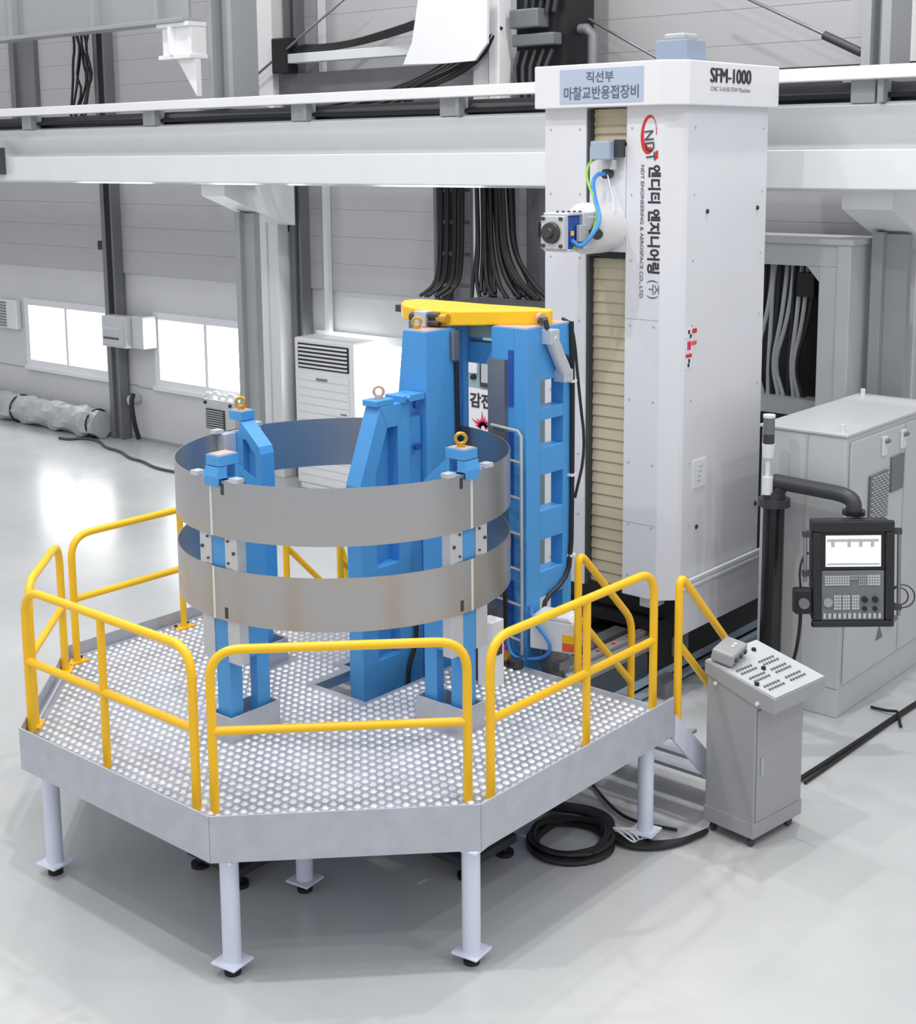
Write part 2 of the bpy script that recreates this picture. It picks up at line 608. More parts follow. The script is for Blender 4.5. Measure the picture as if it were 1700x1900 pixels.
for k in range(7):
    xx = -21.86 + 0.07 * k
    cb.tube([(xx, 15.0, 9.0)] + [(xx + random.uniform(-.1, .1), 14.95 + random.uniform(-.05, .05), 7.6 - 0.25 * j) for j in range(6)] + [(xx + random.uniform(-.1, .1), 14.8, 5.9)], 0.025, 6, smooth=1)
tag(cb.build('cable_bundle', M['black']), 'tangle of black cables hanging above the beam, upper left', 'cables', 'black cable bundles')
tag(MB().box(-15.84, -15.75, 15.2, 15.29, 2.4, 9.3).build('conduit_pipe', M['frame']), 'thin white conduit pipe running up the wall above the air conditioner', 'pipe')

# ================================================================ things along the back wall
t = thing('electrical_box', 'grey wall control box with door fixed across the post between windows', 'control box', (-20.9, 15.0, 1.8))
MB().box(-21.33, -20.62, 14.85, 15.1, 1.78, 2.34).build('body', M['cabinet'], t, bevel=0.01)
MB().box(-20.6, -20.28, 14.98, 15.28, 1.78, 2.36).build('side_tray', M['cabinet'], t, bevel=0.01)
MB().box(-21.29, -20.66, 14.83, 14.85, 1.82, 2.3).build('door', M['pedestal_top'], t, bevel=0.005)
b = MB()
for k in range(6):
    b.cyl((-21.2 + 0.08 * k, 14.83, 2.12), (-21.2 + 0.08 * k, 14.815, 2.12), 0.018, n=10)
b.build('indicator', M['white'], t, split=True)
MB().box(-21.24, -20.8, 14.815, 14.83, 1.93, 1.96).build('label_strip', M['charcoal'], t)

t = thing('floor_air_conditioner', 'tall white floor standing air conditioner with black top grille', 'air conditioner', (-15.2, 14.95, 0))
MB().box(-15.92, -14.64, 14.6, 15.1, 0.1, 2.4).box(-15.88, -14.68, 14.62, 15.05, 0, 0.1).build('body', M['ac'], t, bevel=0.03, seg=3)
MB().box(-15.82, -14.72, 14.585, 14.62, 1.93, 2.32).build('outlet', M['black'], t)
s = MB()
for k in range(6):
    z = 1.96 + k * 0.062
    s.prism([(14.56, z), (14.59, z + 0.03), (14.6, z + 0.026), (14.57, z - 0.004)], 'x', -15.8, -14.74)
s.build('louvre', M['ac'], t)
s = MB()
for k in range(13):
    z = 0.25 + k * 0.125
    s.box(-15.84, -14.72, 14.585, 14.6, z, z + 0.105)
s.build('front_panel', M['ac'], t, bevel=0.008)
MB().box(-15.42, -15.18, 14.575, 14.59, 1.76, 1.8).build('badge', M['steel'], t)
MB().box(-14.9, -14.78, 14.575, 14.59, 1.28, 1.3).build('display', M['mid_grey'], t)

t = thing('wall_fan_heater', 'white box heater with dark grille under the second window', 'heater', (-18.25, 15.1, 0.5))
MB().box(-18.66, -17.85, 14.98, 15.33, 0.5, 1.08).build('body', M['cabinet'], t, bevel=0.01)
MB().box(-18.58, -18.1, 14.96, 14.98, 0.58, 0.92).build('grille', M['charcoal'], t)
s = MB()
for k in range(8):
    s.box(-18.56, -18.12, 14.945, 14.96, 0.6 + 0.04 * k, 0.615 + 0.04 * k)
s.build('slat', M['hose_grey'], t)
b = MB()
for x in (-18.6, -17.95):
    b.cyl((x, 14.98, 1.02), (x, 14.955, 1.02), 0.03, n=10)
b.build('bolt', M['black'], t)
t = thing('crumpled_plastic', 'crumpled white plastic wrap lying on the box heater', 'wrap', (-18.3, 15.1, 1.09))
b = MB()
for k in range(5):
    b.tube([(-18.75 + 0.2 * k, 15.05, 1.1), (-18.68 + 0.2 * k, 15.1, 1.16 + 0.04 * (k % 2)), (-18.55 + 0.2 * k, 15.12, 1.12)], 0.03, 6, smooth=1)
b.build('sheet', M['white'], t)

t = thing('wall_vent', 'white louvred wall vent at the left edge beside the first window', 'vent', (-25.1, 15.3, 1.8))
MB().box(-25.6, -24.75, 15.22, 15.34, 1.78, 2.36).build('frame', M['frame'], t, bevel=0.01)
s = MB()
for k in range(9):
    s.box(-25.55, -25.1, 15.205, 15.225, 1.82 + 0.058 * k, 1.85 + 0.058 * k)
s.build('louvre', M['mid_grey'], t)

t = thing('wall_tap', 'small wall tap with black hose hanging to the floor', 'tap', (-20.95, 15.25, 0.7))
MB().cyl((-21.0, 15.33, 0.76), (-21.0, 15.15, 0.76), 0.09, n=14).build('valve', M['hose_grey'], t)
MB().tube([(-20.92, 15.18, 0.88), (-20.9, 15.12, 0.8), (-20.9, 15.12, 0.6), (-20.86, 15.14, 0.3), (-20.84, 15.2, 0.05)], 0.045, 8, smooth=1).build('hose', M['black'], t)

# plastic-wrapped bundle lying along the wall
t = thing('wrapped_bundle', 'long plastic wrapped bundle lying on the floor along the wall', 'bundle', (-23.5, 15.1, 0))
b = MB()
n = 34
rows = []
for i in range(n + 1):
    x = -26.5 + (4.9) * i / n
    yc = 14.95
    rr = []
    for k in range(14):
        a = 2 * math.pi * k / 14
        wob = 1 + 0.16 * math.sin(7 * x + 2 * k) + 0.12 * random.random()
        rr.append(b.v((x, yc + 0.24 * math.cos(a) * wob, max(0.01, 0.26 + 0.25 * math.sin(a) * wob))))
    rows.append(rr)
for i in range(n):
    for k in range(14):
        f = b.face([rows[i][k], rows[i][(k + 1) % 14], rows[i + 1][(k + 1) % 14], rows[i + 1][k]])
        if f:
            f.smooth = True
b.face(rows[0][::-1])
b.face(rows[-1])
b.build('sheet', M['wrap'], t)
b = MB()
for x in (-24.3, -21.75):
    b.torus((x, 14.95, 0.265), XD, 0.27, 0.018, 20, 6)
b.build('binding', M['black'], t, split=True)
tag(MB().tube([(-22.2, 14.4, .025), (-21.91, 14.44, .025), (-21.88, 14.65, .025), (-21.39, 14.73, .025), (-20.79, 14.42, .025), (-20.29, 14.41, .025), (-19.7, 14.15, .025), (-19.34, 14.16, .025), (-18.69, 13.95, .025), (-18.0, 14.02, .025)], 0.024, 6, smooth=2).build('floor_cable', M['dark_steel']), 'thin dark cable snaking over the floor behind the left railing', 'cable')

# ladder, channel, sheet and machinery above the beam
t = thing('wall_ladder', 'thin grey steel ladder on the wall above the beam', 'ladder', (-17.2, 15.0, 5.9))
l = MB()
for x in (-17.1, -16.98, -16.62):
    l.box(x - 0.03, x + 0.03, 14.95, 15.0, 5.7, 9.4)
l.build('rail', M['hose_grey'], t, split=True)
l = MB()
for k in range(8):
    l.cyl((-17.8, 14.98, 6.0 + 0.42 * k), (-16.62, 14.98, 6.0 + 0.42 * k), 0.022, n=8)
l.build('rung', M['hose_grey'], t, split=True)
t = thing('cable_channel', 'light horizontal cable channel on the wall left of the hanging sheet', 'channel', (-15, 14.9, 6.6))
MB().box(-16.4, -12.4, 14.8, 15.0, 6.56, 6.7).build('tray', M['frame'], t, bevel=0.01)
MB().box(-16.45, -16.1, 14.78, 15.02, 6.42, 6.95).build('end_box', M['black'], t, bevel=0.02)
c = MB()
for k in range(4):
    c.tube([(-16.2, 14.88, 6.74 + .03 * k), (-15, 14.86, 6.72 + .02 * k), (-13.6, 14.7, 6.86 + .03 * k), (-12.6, 14.3, 6.95 + .03 * k)], 0.022, 6, smooth=2)
c.build('cable', M['black'], t)
tag(MB().box(-16.6, -12.3, 15.02, 15.28, 6.0, 6.42).build('wall_duct', M['post_dark'], None), 'grey wall duct below the horizontal cable channel', 'duct')

t = thing('hanging_sheet', 'large pale hanging sheet above the beam left of the machine', 'sheet', (-11.8, 13.6, 6.3))
s = MB()
s.prism([(-12.2, 7.6), (-11.15, 7.6), (-11.17, 6.52), (-11.37, 6.32), (-11.9, 6.31), (-12.58, 6.33), (-12.42, 6.6)], 'y', 13.58, 13.62)
s.build('panel', M['cap'], t)
t = thing('crane_trolley', 'dark crane trolley machinery standing on the beam behind the hanging sheet', 'trolley', (-11, 14.1, 5.7))
b = MB()
b.box(-11.75, -11.5, 14.0, 14.2, 5.7, 8)
b.box(-11.45, -11.28, 13.95, 14.2, 5.7, 8)
b.build('upright', M['col_white'], t, bevel=0.01, split=True)
b = MB()
b.box(-11.27, -10.5, 14.3, 14.9, 5.7, 8)
b.build('back_plate', M['black'], t)
b = MB()
b.box(-11.2, -10.75, 14.05, 14.3, 6.72, 6.95)
b.box(-11.2, -10.55, 14.1, 14.3, 6.5, 6.65)
b.box(-10.9, -10.7, 14.1, 14.3, 7.1, 7.9)
b.build('gearbox', M['mid_grey'], t, bevel=0.02, split=True)
b = MB()
for k in range(5):
    b.tube([(-11.15 + .13 * k, 14.2, 6.45), (-11.2 + .12 * k, 14.15, 6.2), (-11.1 + .11 * k, 14.15, 5.8)], 0.03, 6, smooth=1)
    b.tube([(-11.1 + .13 * k, 14.22, 8.0), (-11.0 + .12 * k, 14.2, 7.3), (-11.05 + .11 * k, 14.2, 6.9)], 0.03, 6, smooth=1)
b.build('hose', M['charcoal'], t)
b = MB()
for k in range(9):
    s0 = random.uniform(-.05, .05)
    b.tube([(-15.7 + .36 * k, 13.9, 5.78 + .02 * k), (-14.0 + .15 * k, 13.85, 5.86 + s0), (-12.9 + .05 * k, 13.85, 6.05 + s0), (-12.2 + .07 * k, 13.9, 6.3 + s0), (-11.6 + .04 * k, 14.0, 6.75)], 0.032, 6, smooth=2)
tag(b.build('cable_bundle', M['black']), 'bundle of black cables sweeping up from the beam under the hanging sheet', 'cables', 'black cable bundles')
b = MB()
for k in range(6):
    yy = 13.25 + 0.035 * k
    b.tube([(-39, yy, 5.68 + .03 * (k % 3)), (-24, yy, 5.7 + .03 * (k % 3)), (-19.6 + .3 * k, yy, 5.74), (-17.5, yy, 5.7 + .02 * k), (-15, yy, 5.74), (-12.4, yy, 5.69 + .02 * k), (-8, yy, 5.72), (5, yy, 5.7 + .02 * (k % 3))], 0.028, 6, smooth=2)
tag(b.build('cable_bundle', M['black']), 'black cables lying along the top of the runway beam', 'cables', 'black cable bundles')
tag(MB().cyl((-10.75, 14.5, 5.7), (-10.75, 14.5, 9), 0.075, n=14).build('conduit_pipe', M['hose_grey']), 'vertical grey pipe beside the crane trolley', 'pipe')
tag(MB().tube([(-10.6, 14.6, 6.7), (-10.4, 14.6, 6.7), (-10.3, 14.6, 6.62), (-10.3, 14.6, 5.7)], 0.07, 10).build('conduit_pipe', M['post_dark']), 'grey elbow pipe behind the machine cap', 'pipe')
for lab, a, b_, tb in (('diagonal brace rod above the beam at upper left', (-14.2, 14.8, 7.75), (-17.25, 14.8, 6.2), False), ('diagonal brace rod behind the motor on the machine cap', (-11.2, 14.8, 7.2), (-8.6, 14.8, 5.85), False), ('brace rod with turnbuckle at the upper right', (-8.9, 14.8, 7.22), (-6.3, 14.8, 5.98), True)):
    t = thing('brace_rod', lab, 'rod', b_, 'diagonal brace rods')
    MB().cyl(a, b_, 0.02, n=8).build('bar', M['steel'], t)
    if tb:
        MB().cyl((-7.3, 14.79, 6.45), (-6.85, 14.79, 6.235), 0.05, n=10).build('turnbuckle', M['dark_steel'], t)
tag(MB().box(-8.0, 4, 14.2, 14.5, 5.86, 6.08).build('dark_duct', M['dark_steel']), 'dark flat duct behind the right end of the runway beam', 'duct')

# cable ladders and thick black bundles dropping to the teal cabinet
t = thing('cable_ladder', 'narrow vertical cable ladder with black cables left of the big bundle', 'cable ladder', (-12.9, 14.9, 3.2))
l = MB()
for x in (-13.3, -12.62):
    l.box(x, x + 0.06, 14.95, 15.3, 2.0, 5.6)
for k in range(8):
    l.box(-13.26, -12.6, 15.0, 15.05, 2.4 + 0.45 * k, 2.45 + 0.45 * k)
l.build('frame', M['post_dark'], t)
c = MB()
for k in range(8):
    x = (-13.12, -13.07, -13.02, -12.97, -12.84, -12.8, -12.73, -12.69)[k]
    j = random.uniform(-.03, .03)
    c.tube([(x, 14.9, 5.6), (x + j, 14.88, 4.6), (x + j, 14.86, 3.7), (x - .02 + .5 * j, 14.8, 3.35), (x - .06 + random.uniform(-.12, .12), 14.55, 3.2)], 0.026, 6, smooth=2)
c.build('cable', M['black'], t)
MB().box(-12.56, -12.42, 14.95, 15.3, 2.0, 5.6).build('side_rail', M['col_white'], t)
c = MB()
for k in range(30):
    x = -12.24 + 0.018 * k
    j = random.uniform(-.06, .06)
    yy = 14.55 + random.uniform(0, .25)
    c.tube([(x, yy, 5.5), (x + .6 * j + .05, yy, 4.5), (x + j + .12, yy - .05, 3.9), (x + 2 * j + .22 + .012 * (k - 10), yy - .1, 3.5), (x + 4 * j + .42 + .022 * (k - 10), 14.45, 3.24 + random.uniform(0, .1))], 0.028, 6, smooth=2)
tag(c.build('cable_bundle', M['black']), 'thick black cable bundle dropping behind the towers beside the white machine', 'cables', 'black cable bundles')
tag(MB().box(-11.62, -11.4, 14.95, 15.3, 2.0, 5.6).build('cable_duct', M['post_dark']), 'grey vertical duct right beside the thick black cable bundle', 'duct')

# teal control cabinet seen between the blue towers
t = thing('control_cabinet', 'pale teal control cabinet seen between the two blue towers', 'cabinet', (-10.9, 13.5, 0))
MB().box(-12.0, -9.95, 13.02, 14.5, 0.08, 3.2).box(-11.95, -10.0, 13.06, 14.4, 0, 0.08).build('body', M['teal'], t, bevel=0.015)
MB().box(-12.02, -9.93, 13.0, 14.55, 3.2, 3.27).build('roof', M['mid_grey'], t, bevel=0.01)
MB().box(-11.03, -10.88, 13.0, 13.02, 2.51, 2.83).build('notice', M['paper'], t)
MB().cyl((-10.94, 13.02, 2.46), (-10.94, 12.98, 2.46), 0.035, n=12).build('switch', M['black'], t)
s = MB().box(-10.83, -10.4, 12.985, 13.02, 2.35, 2.69).build('display_bezel', M['charcoal'], t, bevel=0.01)
MB().box(-10.79, -10.44, 12.975, 12.99, 2.41, 2.65).build('display', M['key'], s)
pl = MB().box(-11.05, -10.15, 12.995, 13.02, 1.6, 2.32).build('warning_plate', M['paper'], t)
lettering('lettering', '감전주의', (-10.99, 12.995, 2.08), XD, ZD, 0.70, 0.19, M['ink'], pl, bold=0.035)
b = MB()
for k in range(9):
    a = math.pi * (0.1 + 0.85 * k / 8)
    L = (0.16, 0.22, 0.13)[k % 3]
    c0 = Vector((-10.78, 12.99, 1.84))
    d = Vector((math.cos(a), 0, math.sin(a)))
    e = Vector((-d.z, 0, d.x))
    vs = [b.v(c0 + d * 0.03 + e * 0.03), b.v(c0 + d * 0.03 - e * 0.03), b.v(c0 + d * L)]
    b.face(vs)
b.build('burst_mark', M['pink'], pl)
b = MB()
for k in range(4):
    b.tube([(-10.7 + .07 * k, 12.95, 1.75), (-10.55 + .06 * k, 12.86, 1.72), (-10.3, 12.86, 1.6 - .03 * k), (-9.97, 12.95, 1.0)], 0.022, 6, smooth=2)
b.build('cable', M['black'], t)

# pale cabinet frame full of hoses behind the machine
t = thing('hose_cabinet', 'tall pale cabinet frame full of grey hoses behind the machine', 'hose cabinet', (-7.0, 14.0, 0))
f = MB()
f.box(-8.3, -6.53, 13.72, 13.76, 3.965, 4.2)
f.box(-6.74, -6.53, 13.72, 13.76, 0, 3.965)
f.prism([(-6.89, 3.965), (-6.74, 3.965), (-6.74, 3.80)], 'y', 13.722, 13.758)
f.box(-6.53, -6.38, 13.7, 14.45, 0, 4.2)
f.box(-8.3, -6.35, 13.68, 14.47, 4.2, 4.26)
f.box(-8.3, -8.2, 13.77, 14.45, 0, 4.2)
f.build('casing', M['cabinet'], t, bevel=0.008)
MB().box(-8.2, -6.54, 14.38, 14.44, 0, 4.19).build('back_panel', M['black'], t)
MB().box(-8.1, -6.76, 13.8, 14.05, 2.32, 2.5).build('hose_rail', M['hose_grey'], t)
for k in range(12):
    x = -7.62 + 0.062 * k
    j = 0.02 * (k % 4) - .03
    h = MB().tube([(x, 14.0, 4.1), (x + j, 13.95, 3.75), (x - .02, 13.9 + .02 * (k % 3), 3.3), (x - .1 - j * 2, 13.92, 2.85), (x - .05, 13.95, 2.5)], 0.024, 8, smooth=2)
    h.build('hose', M['hose_grey'] if k % 3 != 2 else M['black'], t)
MB().box(-7.06, -6.86, 13.85, 14.0, 3.62, 3.88).build('valve_block', M['black'], t)

# ================================================================ FRICTION STIR MACHINE
CY0 = 10.8
t = thing('welding_machine', 'huge white gantry column machine with beige slatted channel and dark lettering', 'machine', (-7.45, 11.6, 0))
h = MB()
h.prism([(-8.17, 10.8), (-7.69, 10.8), (-7.69, 11.0), (-7.24, 11.0), (-7.24, 10.8), (-6.86, 10.8), (-6.72, 10.94), (-6.7, 10.98), (-6.7, 12.45), (-8.17, 12.45)], 'z', 1.0, 5.6)
h.build('column', M['machine'], t, bevel=0.006)
h = MB()
h.prism([(-8.19, 10.66), (-6.8, 10.66), (-6.62, 10.86), (-6.62, 12.5), (-8.19, 12.5)], 'z', 5.595, 5.985)
capo = h.build('cap', M['cap'], t, bevel=0.01)
sg = MB().box(-7.89, -6.97, 10.655, 10.66, 5.63, 5.94).build('sign_plate', M['decal_blue'], capo)
lettering('lettering', '직선부', (-7.59, 10.655, 5.815), XD, ZD, 0.3, 0.1, M['ink_grey'], capo, bold=0.01)
lettering('lettering', '마찰교반용접장비', (-7.84, 10.655, 5.665), XD, ZD, 0.82, 0.12, M['ink_grey'], capo, bold=0.01)
lettering('lettering', 'SFM-1000', (-6.62, 11.2, 5.80), YD, ZD, 0.73, 0.13, M['ink'], capo, thick=(0.0, 0.008, 0.016))
lettering('lettering', 'CNC 5-AXIS FSW Machine', (-6.62, 11.21, 5.725), YD, ZD, 0.72, 0.04, M['ink_grey'], capo)
# side skirt with two ridges
h = MB()
h.box(-6.7, -6.66, 10.95, 12.45, 0.66, 1.14)
h.build('skirt', M['machine'], t, bevel=0.006)
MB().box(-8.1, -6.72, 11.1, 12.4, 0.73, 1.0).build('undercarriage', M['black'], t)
MB().box(-7.1, -6.95, 10.9, 11.1, 0.88, 1.0).build('bracket', M['machine'], t)
h = MB()
h.box(-6.67, -6.64, 10.93, 12.45, 1.1, 1.13)
h.box(-6.67, -6.64, 10.93, 12.45, 1.16, 1.19)
h.build('skirt_ridge', M['cap'], t, bevel=0.005)
# panel seams and screws
h = MB()
h.box(-7.235, -6.87, 10.797, 10.802, 3.66, 3.664)
h.box(-7.235, -6.87, 10.797, 10.802, 1.72, 1.724)
h.build('panel_seam', M['hose_grey'], t, split=True)
h = MB()
for zz in (1.2, 1.7, 2.3, 2.9, 3.6, 4.2, 4.8, 5.4):
    for x in (-8.1, -7.76, -7.18, -6.92):
        h.cyl((x, 10.8, zz), (x, 10.794, zz), 0.010, n=8)
    for y in (11.1, 12.36):
        h.cyl((-6.7, y, zz), (-6.694, y, zz), 0.010, n=8)
h.build('screw', M['hose_grey'], t)
h = MB()
for (y, zz) in ((11.33, 4.64), (12.27, 4.64), (11.24, 1.66), (12.38, 1.66)):
    h.cyl((-6.71, y, zz), (-6.688, y, zz), 0.022, n=10)
h.build('lifting_plug', M['dark_steel'], t, split=True)
# slatted way cover
h = MB()
z = 1.02
k = 0
while z < 4.2:
    zt = min(z + 0.11, 4.2)
    h.prism([(10.90, z), (10.885, z + 0.02), (10.90, zt), (10.94, zt), (10.94, z)], 'x', -7.66, -7.245)
    z = zt
z = 5.26
while z < 5.58:
    zt = z + 0.08
    h.prism([(10.90, z), (10.885, z + 0.02), (10.90, zt), (10.94, zt), (10.94, z)], 'x', -7.66, -7.245)
    z = zt
h.build('way_cover', M['bellows'], t, split=True)
MB().box(-7.69, -7.66, 10.82, 10.98, 1.0, 5.58).build('channel_edge', M['dark_steel'], t)
# spindle carriage
cg = MB().box(-7.65, -7.245, 10.8, 10.86, 4.27, 5.24).build('carriage_plate', M['machine'], t, bevel=0.008)
b = MB()
b.box(-7.66, -7.245, 10.82, 10.9, 4.22, 4.27)
b.box(-7.66, -7.3, 10.82, 10.9, 5.24, 5.28)
b.build('wiper', M['black'], cg, split=True)
b = MB().box(-7.52, -7.31, 10.62, 10.8, 5.12, 5.29).build('terminal_box', M['motor'], cg, bevel=0.012)
MB().box(-7.31, -7.25, 10.7, 10.8, 5.14, 5.3).build('bracket', M['charcoal'], b)
b = MB()
b.cyl((-7.38, 10.72, 5.12), (-7.38, 10.72, 5.04), 0.03, n=10)
b.cyl((-7.33, 10.72, 5.12), (-7.33, 10.72, 5.03), 0.035, n=10)
b.build('gland', M['hose_grey'], cg, split=True)
b = MB().cyl((-7.42, 10.8, 4.99), (-7.42, 10.72, 4.99), 0.045, n=16)
b.build('cable_port', M['charcoal'], cg)
sp = MB()
sp.cyl((-7.46, 10.82, 4.5), (-7.46, 10.46, 4.5), 0.235, n=40)
sp.cyl((-7.46, 10.46, 4.5), (-7.46, 10.4, 4.5), 0.235, 0.19, n=40)
spo = sp.build('spindle_head', M['machine_white'], t)
b = MB()
b.box(-7.62, -7.3, 10.22, 10.42, 4.33, 4.66)
b.build('adapter', M['alu'], spo, bevel=0.01)
b = MB()
b.box(-7.58, -7.345, 10.03, 10.22, 4.34, 4.63)
b.build('load_cell_block', M['deep_blue'], spo, bevel=0.006)
b = MB()
b.box(-7.59, -7.335, 9.97, 10.04, 4.34, 4.635)
b.box(-7.60, -7.32, 10.02, 10.3, 4.635, 4.66)
b.box(-7.60, -7.32, 10.02, 10.3, 4.315, 4.34)
b.build('front_plate', M['alu'], spo, bevel=0.008)
b = MB()
for (x, zz) in ((-7.56, 4.37), (-7.365, 4.37), (-7.56, 4.61), (-7.365, 4.61)):
    b.cyl((x, 9.975, zz), (x, 9.955, zz), 0.018, n=10)
for k in range(5):
    b.cyl((-7.5 + .04 * k, 10.1 + .03 * k, 4.66), (-7.5 + .04 * k, 10.1 + .03 * k, 4.675), 0.012, n=8)
b.build('bolt', M['dark_steel'], spo)
b = MB()
b.cyl((-7.47, 9.975, 4.485), (-7.47, 9.935, 4.485), 0.1, 0.09, n=28)
b.cyl((-7.47, 9.935, 4.485), (-7.47, 9.9, 4.485), 0.05, 0.04, n=20)
b.build('tool_nose', M['charcoal'], spo)
MB().box(-7.335, -7.325, 10.07, 10.11, 4.46, 4.5).build('yellow_tag', M['yellow'], spo)
MB().box(-7.64, -7.61, 9.96, 10.02, 4.44, 4.58).build('sensor', M['charcoal'], spo)
MB().box(-7.33, -7.29, 10.15, 10.3, 4.4, 4.55).box(-7.32, -7.28, 10.28, 10.42, 4.5, 4.62).build('connector_bracket', M['hose_grey'], spo, bevel=0.006, split=True)
b = MB().cyl((-7.29, 10.36, 4.5), (-7.2, 10.3, 4.46), 0.05, n=14)
b.build('plug', M['charcoal'], spo)
MB().tube([(-7.42, 10.72, 4.99), (-7.45, 10.62, 4.99), (-7.46, 10.58, 4.9), (-7.38, 10.5, 4.78), (-7.26, 10.4, 4.66), (-7.2, 10.32, 4.56), (-7.22, 10.22, 4.44), (-7.28, 10.14, 4.35), (-7.33, 10.08, 4.42)], 0.02, 8, smooth=2).build('blue_hose', M['cable_blue'], spo, split=True)
MB().tube([(-7.48, 10.72, 5.14), (-7.53, 10.62, 5.1), (-7.53, 10.58, 4.98), (-7.47, 10.54, 4.88), (-7.36, 10.48, 4.76), (-7.26, 10.38, 4.6), (-7.24, 10.26, 4.46), (-7.28, 10.17, 4.36), (-7.33, 10.1, 4.35)], 0.012, 8, smooth=2).build('green_wire', M['cable_green'], spo)
MB().tube([(-7.44, 10.76, 5.1), (-7.36, 10.7, 4.9), (-7.27, 10.66, 4.75), (-7.26, 10.6, 4.6)], 0.007, 6, smooth=2).build('thin_wire', M['white'], spo)
MB().box(-7.27, -7.25, 10.6, 10.66, 4.42, 4.58).build('handle_recess', M['hose_grey'], spo)
# feed motor on top
b = MB()
b.box(-7.36, -7.02, 11.45, 11.8, 5.98, 6.22)
b.build('feed_motor', M['motor_dark'], t, bevel=0.012)
b = MB()
b.box(-7.3, -7.08, 11.5, 11.75, 6.22, 6.28)
b.build('motor_cap', M['hose_grey'], t, bevel=0.015)
# lettering down the column front
lettering('lettering', '엔디티 엔지니어링', (-7.0, 10.8, 5.07), (0, 0, -1), XD, 0.98, 0.135, M['ink'], t, bold=0.035)
lettering('lettering', '(주)', (-7.0, 10.8, 4.03), (0, 0, -1), XD, 0.17, 0.13, M['ink_grey'], t, bold=0.0)
lettering('lettering', 'NDT ENGINEERING & AEROSPACE CO., LTD', (-7.085, 10.8, 5.07), (0, 0, -1), XD, 1.21, 0.042, M['ink_grey'], t, bold=0.015)
lg = MB()
ring_pts = []
for k in range(40):
    a = 2 * math.pi * k / 40
    wd = 0.5 + 0.5 * math.cos(a - math.radians(215))
    for rr in (1.0, 1.0 - 0.42 * wd - 0.06):
        px = 0.085 * rr * math.cos(a) - 0.012 * (1 - rr)
        pz = 0.175 * rr * math.sin(a)
        ring_pts.append(lg.v((-7.0 + px - 0.16 * pz * -1 * 0.35, 10.796, 5.34 + pz)))
for k in range(34):
    lg.face([ring_pts[2 * k], ring_pts[2 * k + 1], ring_pts[(2 * k + 3) % 80], ring_pts[(2 * k + 2) % 80]])
lg.prism([(-6.93, 5.19), (-6.9, 5.2), (-6.9, 5.13), (-6.925, 5.12)], 'y', 10.794, 10.797)
lg.build('emblem', M['red'], t)
lettering('lettering', 'NDT', (-7.045, 10.793, 5.37), (0.1, 0, -1), (1, 0, 0.1), 0.27, 0.095, M['ink'], t, bold=0.0)
# warning stickers and card
b = MB()
for (y0, z0, w_, h_) in ((11.0, 3.49, .1, .1), (11.0, 3.36, .1, .1), (11.0, 3.2, .1, .12)):
    b.box(-6.7, -6.696, y0, y0 + w_, z0, z0 + h_)
b.build('warning_label', M['paper'], t, split=True)
b = MB()
b.box(-6.697, -6.693, 11.1, 11.18, 3.53, 3.57)
b.box(-6.697, -6.693, 11.0, 11.1, 3.31, 3.34)
b.build('warning_stripe', M['red'], t, split=True)
MB().box(-6.697, -6.693, 11.09, 11.18, 3.42, 3.455).build('warning_stripe', M['orange'], t, split=True)
b = MB()
for (y, zz) in ((11.03, 3.53), (11.06, 3.49), (11.04, 3.26), (11.03, 3.22)):
    b.box(-6.697, -6.693, y, y + 0.03, zz, zz + 0.035)
b.build('warning_pictogram', M['ink'], t, split=True)
MB().box(-6.697, -6.693, 11.02, 11.08, 3.38, 3.46).build('warning_stripe', M['pink'], t, split=True)
cd = MB().box(-6.7, -6.692, 11.16, 11.4, 2.04, 2.31).build('instruction_card', M['paper'], t)
b = MB()
for k in range(4):
    b.box(-6.692, -6.69, 11.23 + .012 * k, 11.29 + .01 * k, 2.1 + .045 * k, 2.115 + .045 * k)
b.build('print', M['decal_blue'], cd)
# bed under the column
bd = thing('machine_bed', 'long dark machine bed with grey slide rails under the white column', 'machine bed', (-7.6, 11.5, 0))
b = MB()
b.box(-8.1, -7.12, 9.55, 13.55, 0.07, 0.42)
b.box(-8.2, -7.03, 9.5, 13.6, 0, 0.07)
b.build('base_casting', M['bed'], bd, bevel=0.01)
b = MB()
b.box(-7.2, -7.02, 9.6, 13.5, 0.42, 0.56)
b.box(-7.19, -7.08, 9.6, 13.5, 0.56, 0.6)
b.box(-8.1, -7.9, 9.6, 13.5, 0.42, 0.6)
b.build('slide_rail', M['rail'], bd, bevel=0.008, split=True)
b = MB()
for k in range(12):
    b.cyl((-7.13, 9.75 + .25 * k, 0.6), (-7.13, 9.75 + .25 * k, 0.612), 0.018, n=8)
b.build('rail_cap', M['red'], bd)
MB().box(-8.1, -6.95, 11.0, 12.7, 0.61, 0.72).build('saddle', M['black'], bd)
b = MB()
b.box(-7.02, -6.98, 9.55, 13.5, 0.12, 0.2)
b.box(-7.0, -6.92, 9.9, 13.5, 0.04, 0.08)
b.build('cable_duct', M['motor'], bd)
MB().box(-6.985, -6.975, 11.3, 11.6, 0.28, 0.48).build('name_plate', M['steel'], bd)
MB().box(-7.03, -7.0, 9.6, 10.9, 0.2, 0.42).build('side_cover', M['bed'], bd)
MB().box(-7.02, -6.985, 10.95, 13.55, 0.2, 0.72).build('column_shade_panel', M['black'], bd)  # black panel paints in the shade beneath the column
b = MB()
b.cyl((-7.55, 10.0, 0.75), (-7.55, 10.5, 0.75), 0.12, n=18)
b.box(-7.75, -7.35, 9.65, 10.0, 0.42, 0.95)
b.build('drive_motor', M['dark_steel'], bd, bevel=0.01)
b = MB()
b.box(-7.45, -7.3, 9.7, 11, 0.42, 0.58)
b.box(-7.8, -7.2, 10.2, 10.3, 0.56, 0.7)
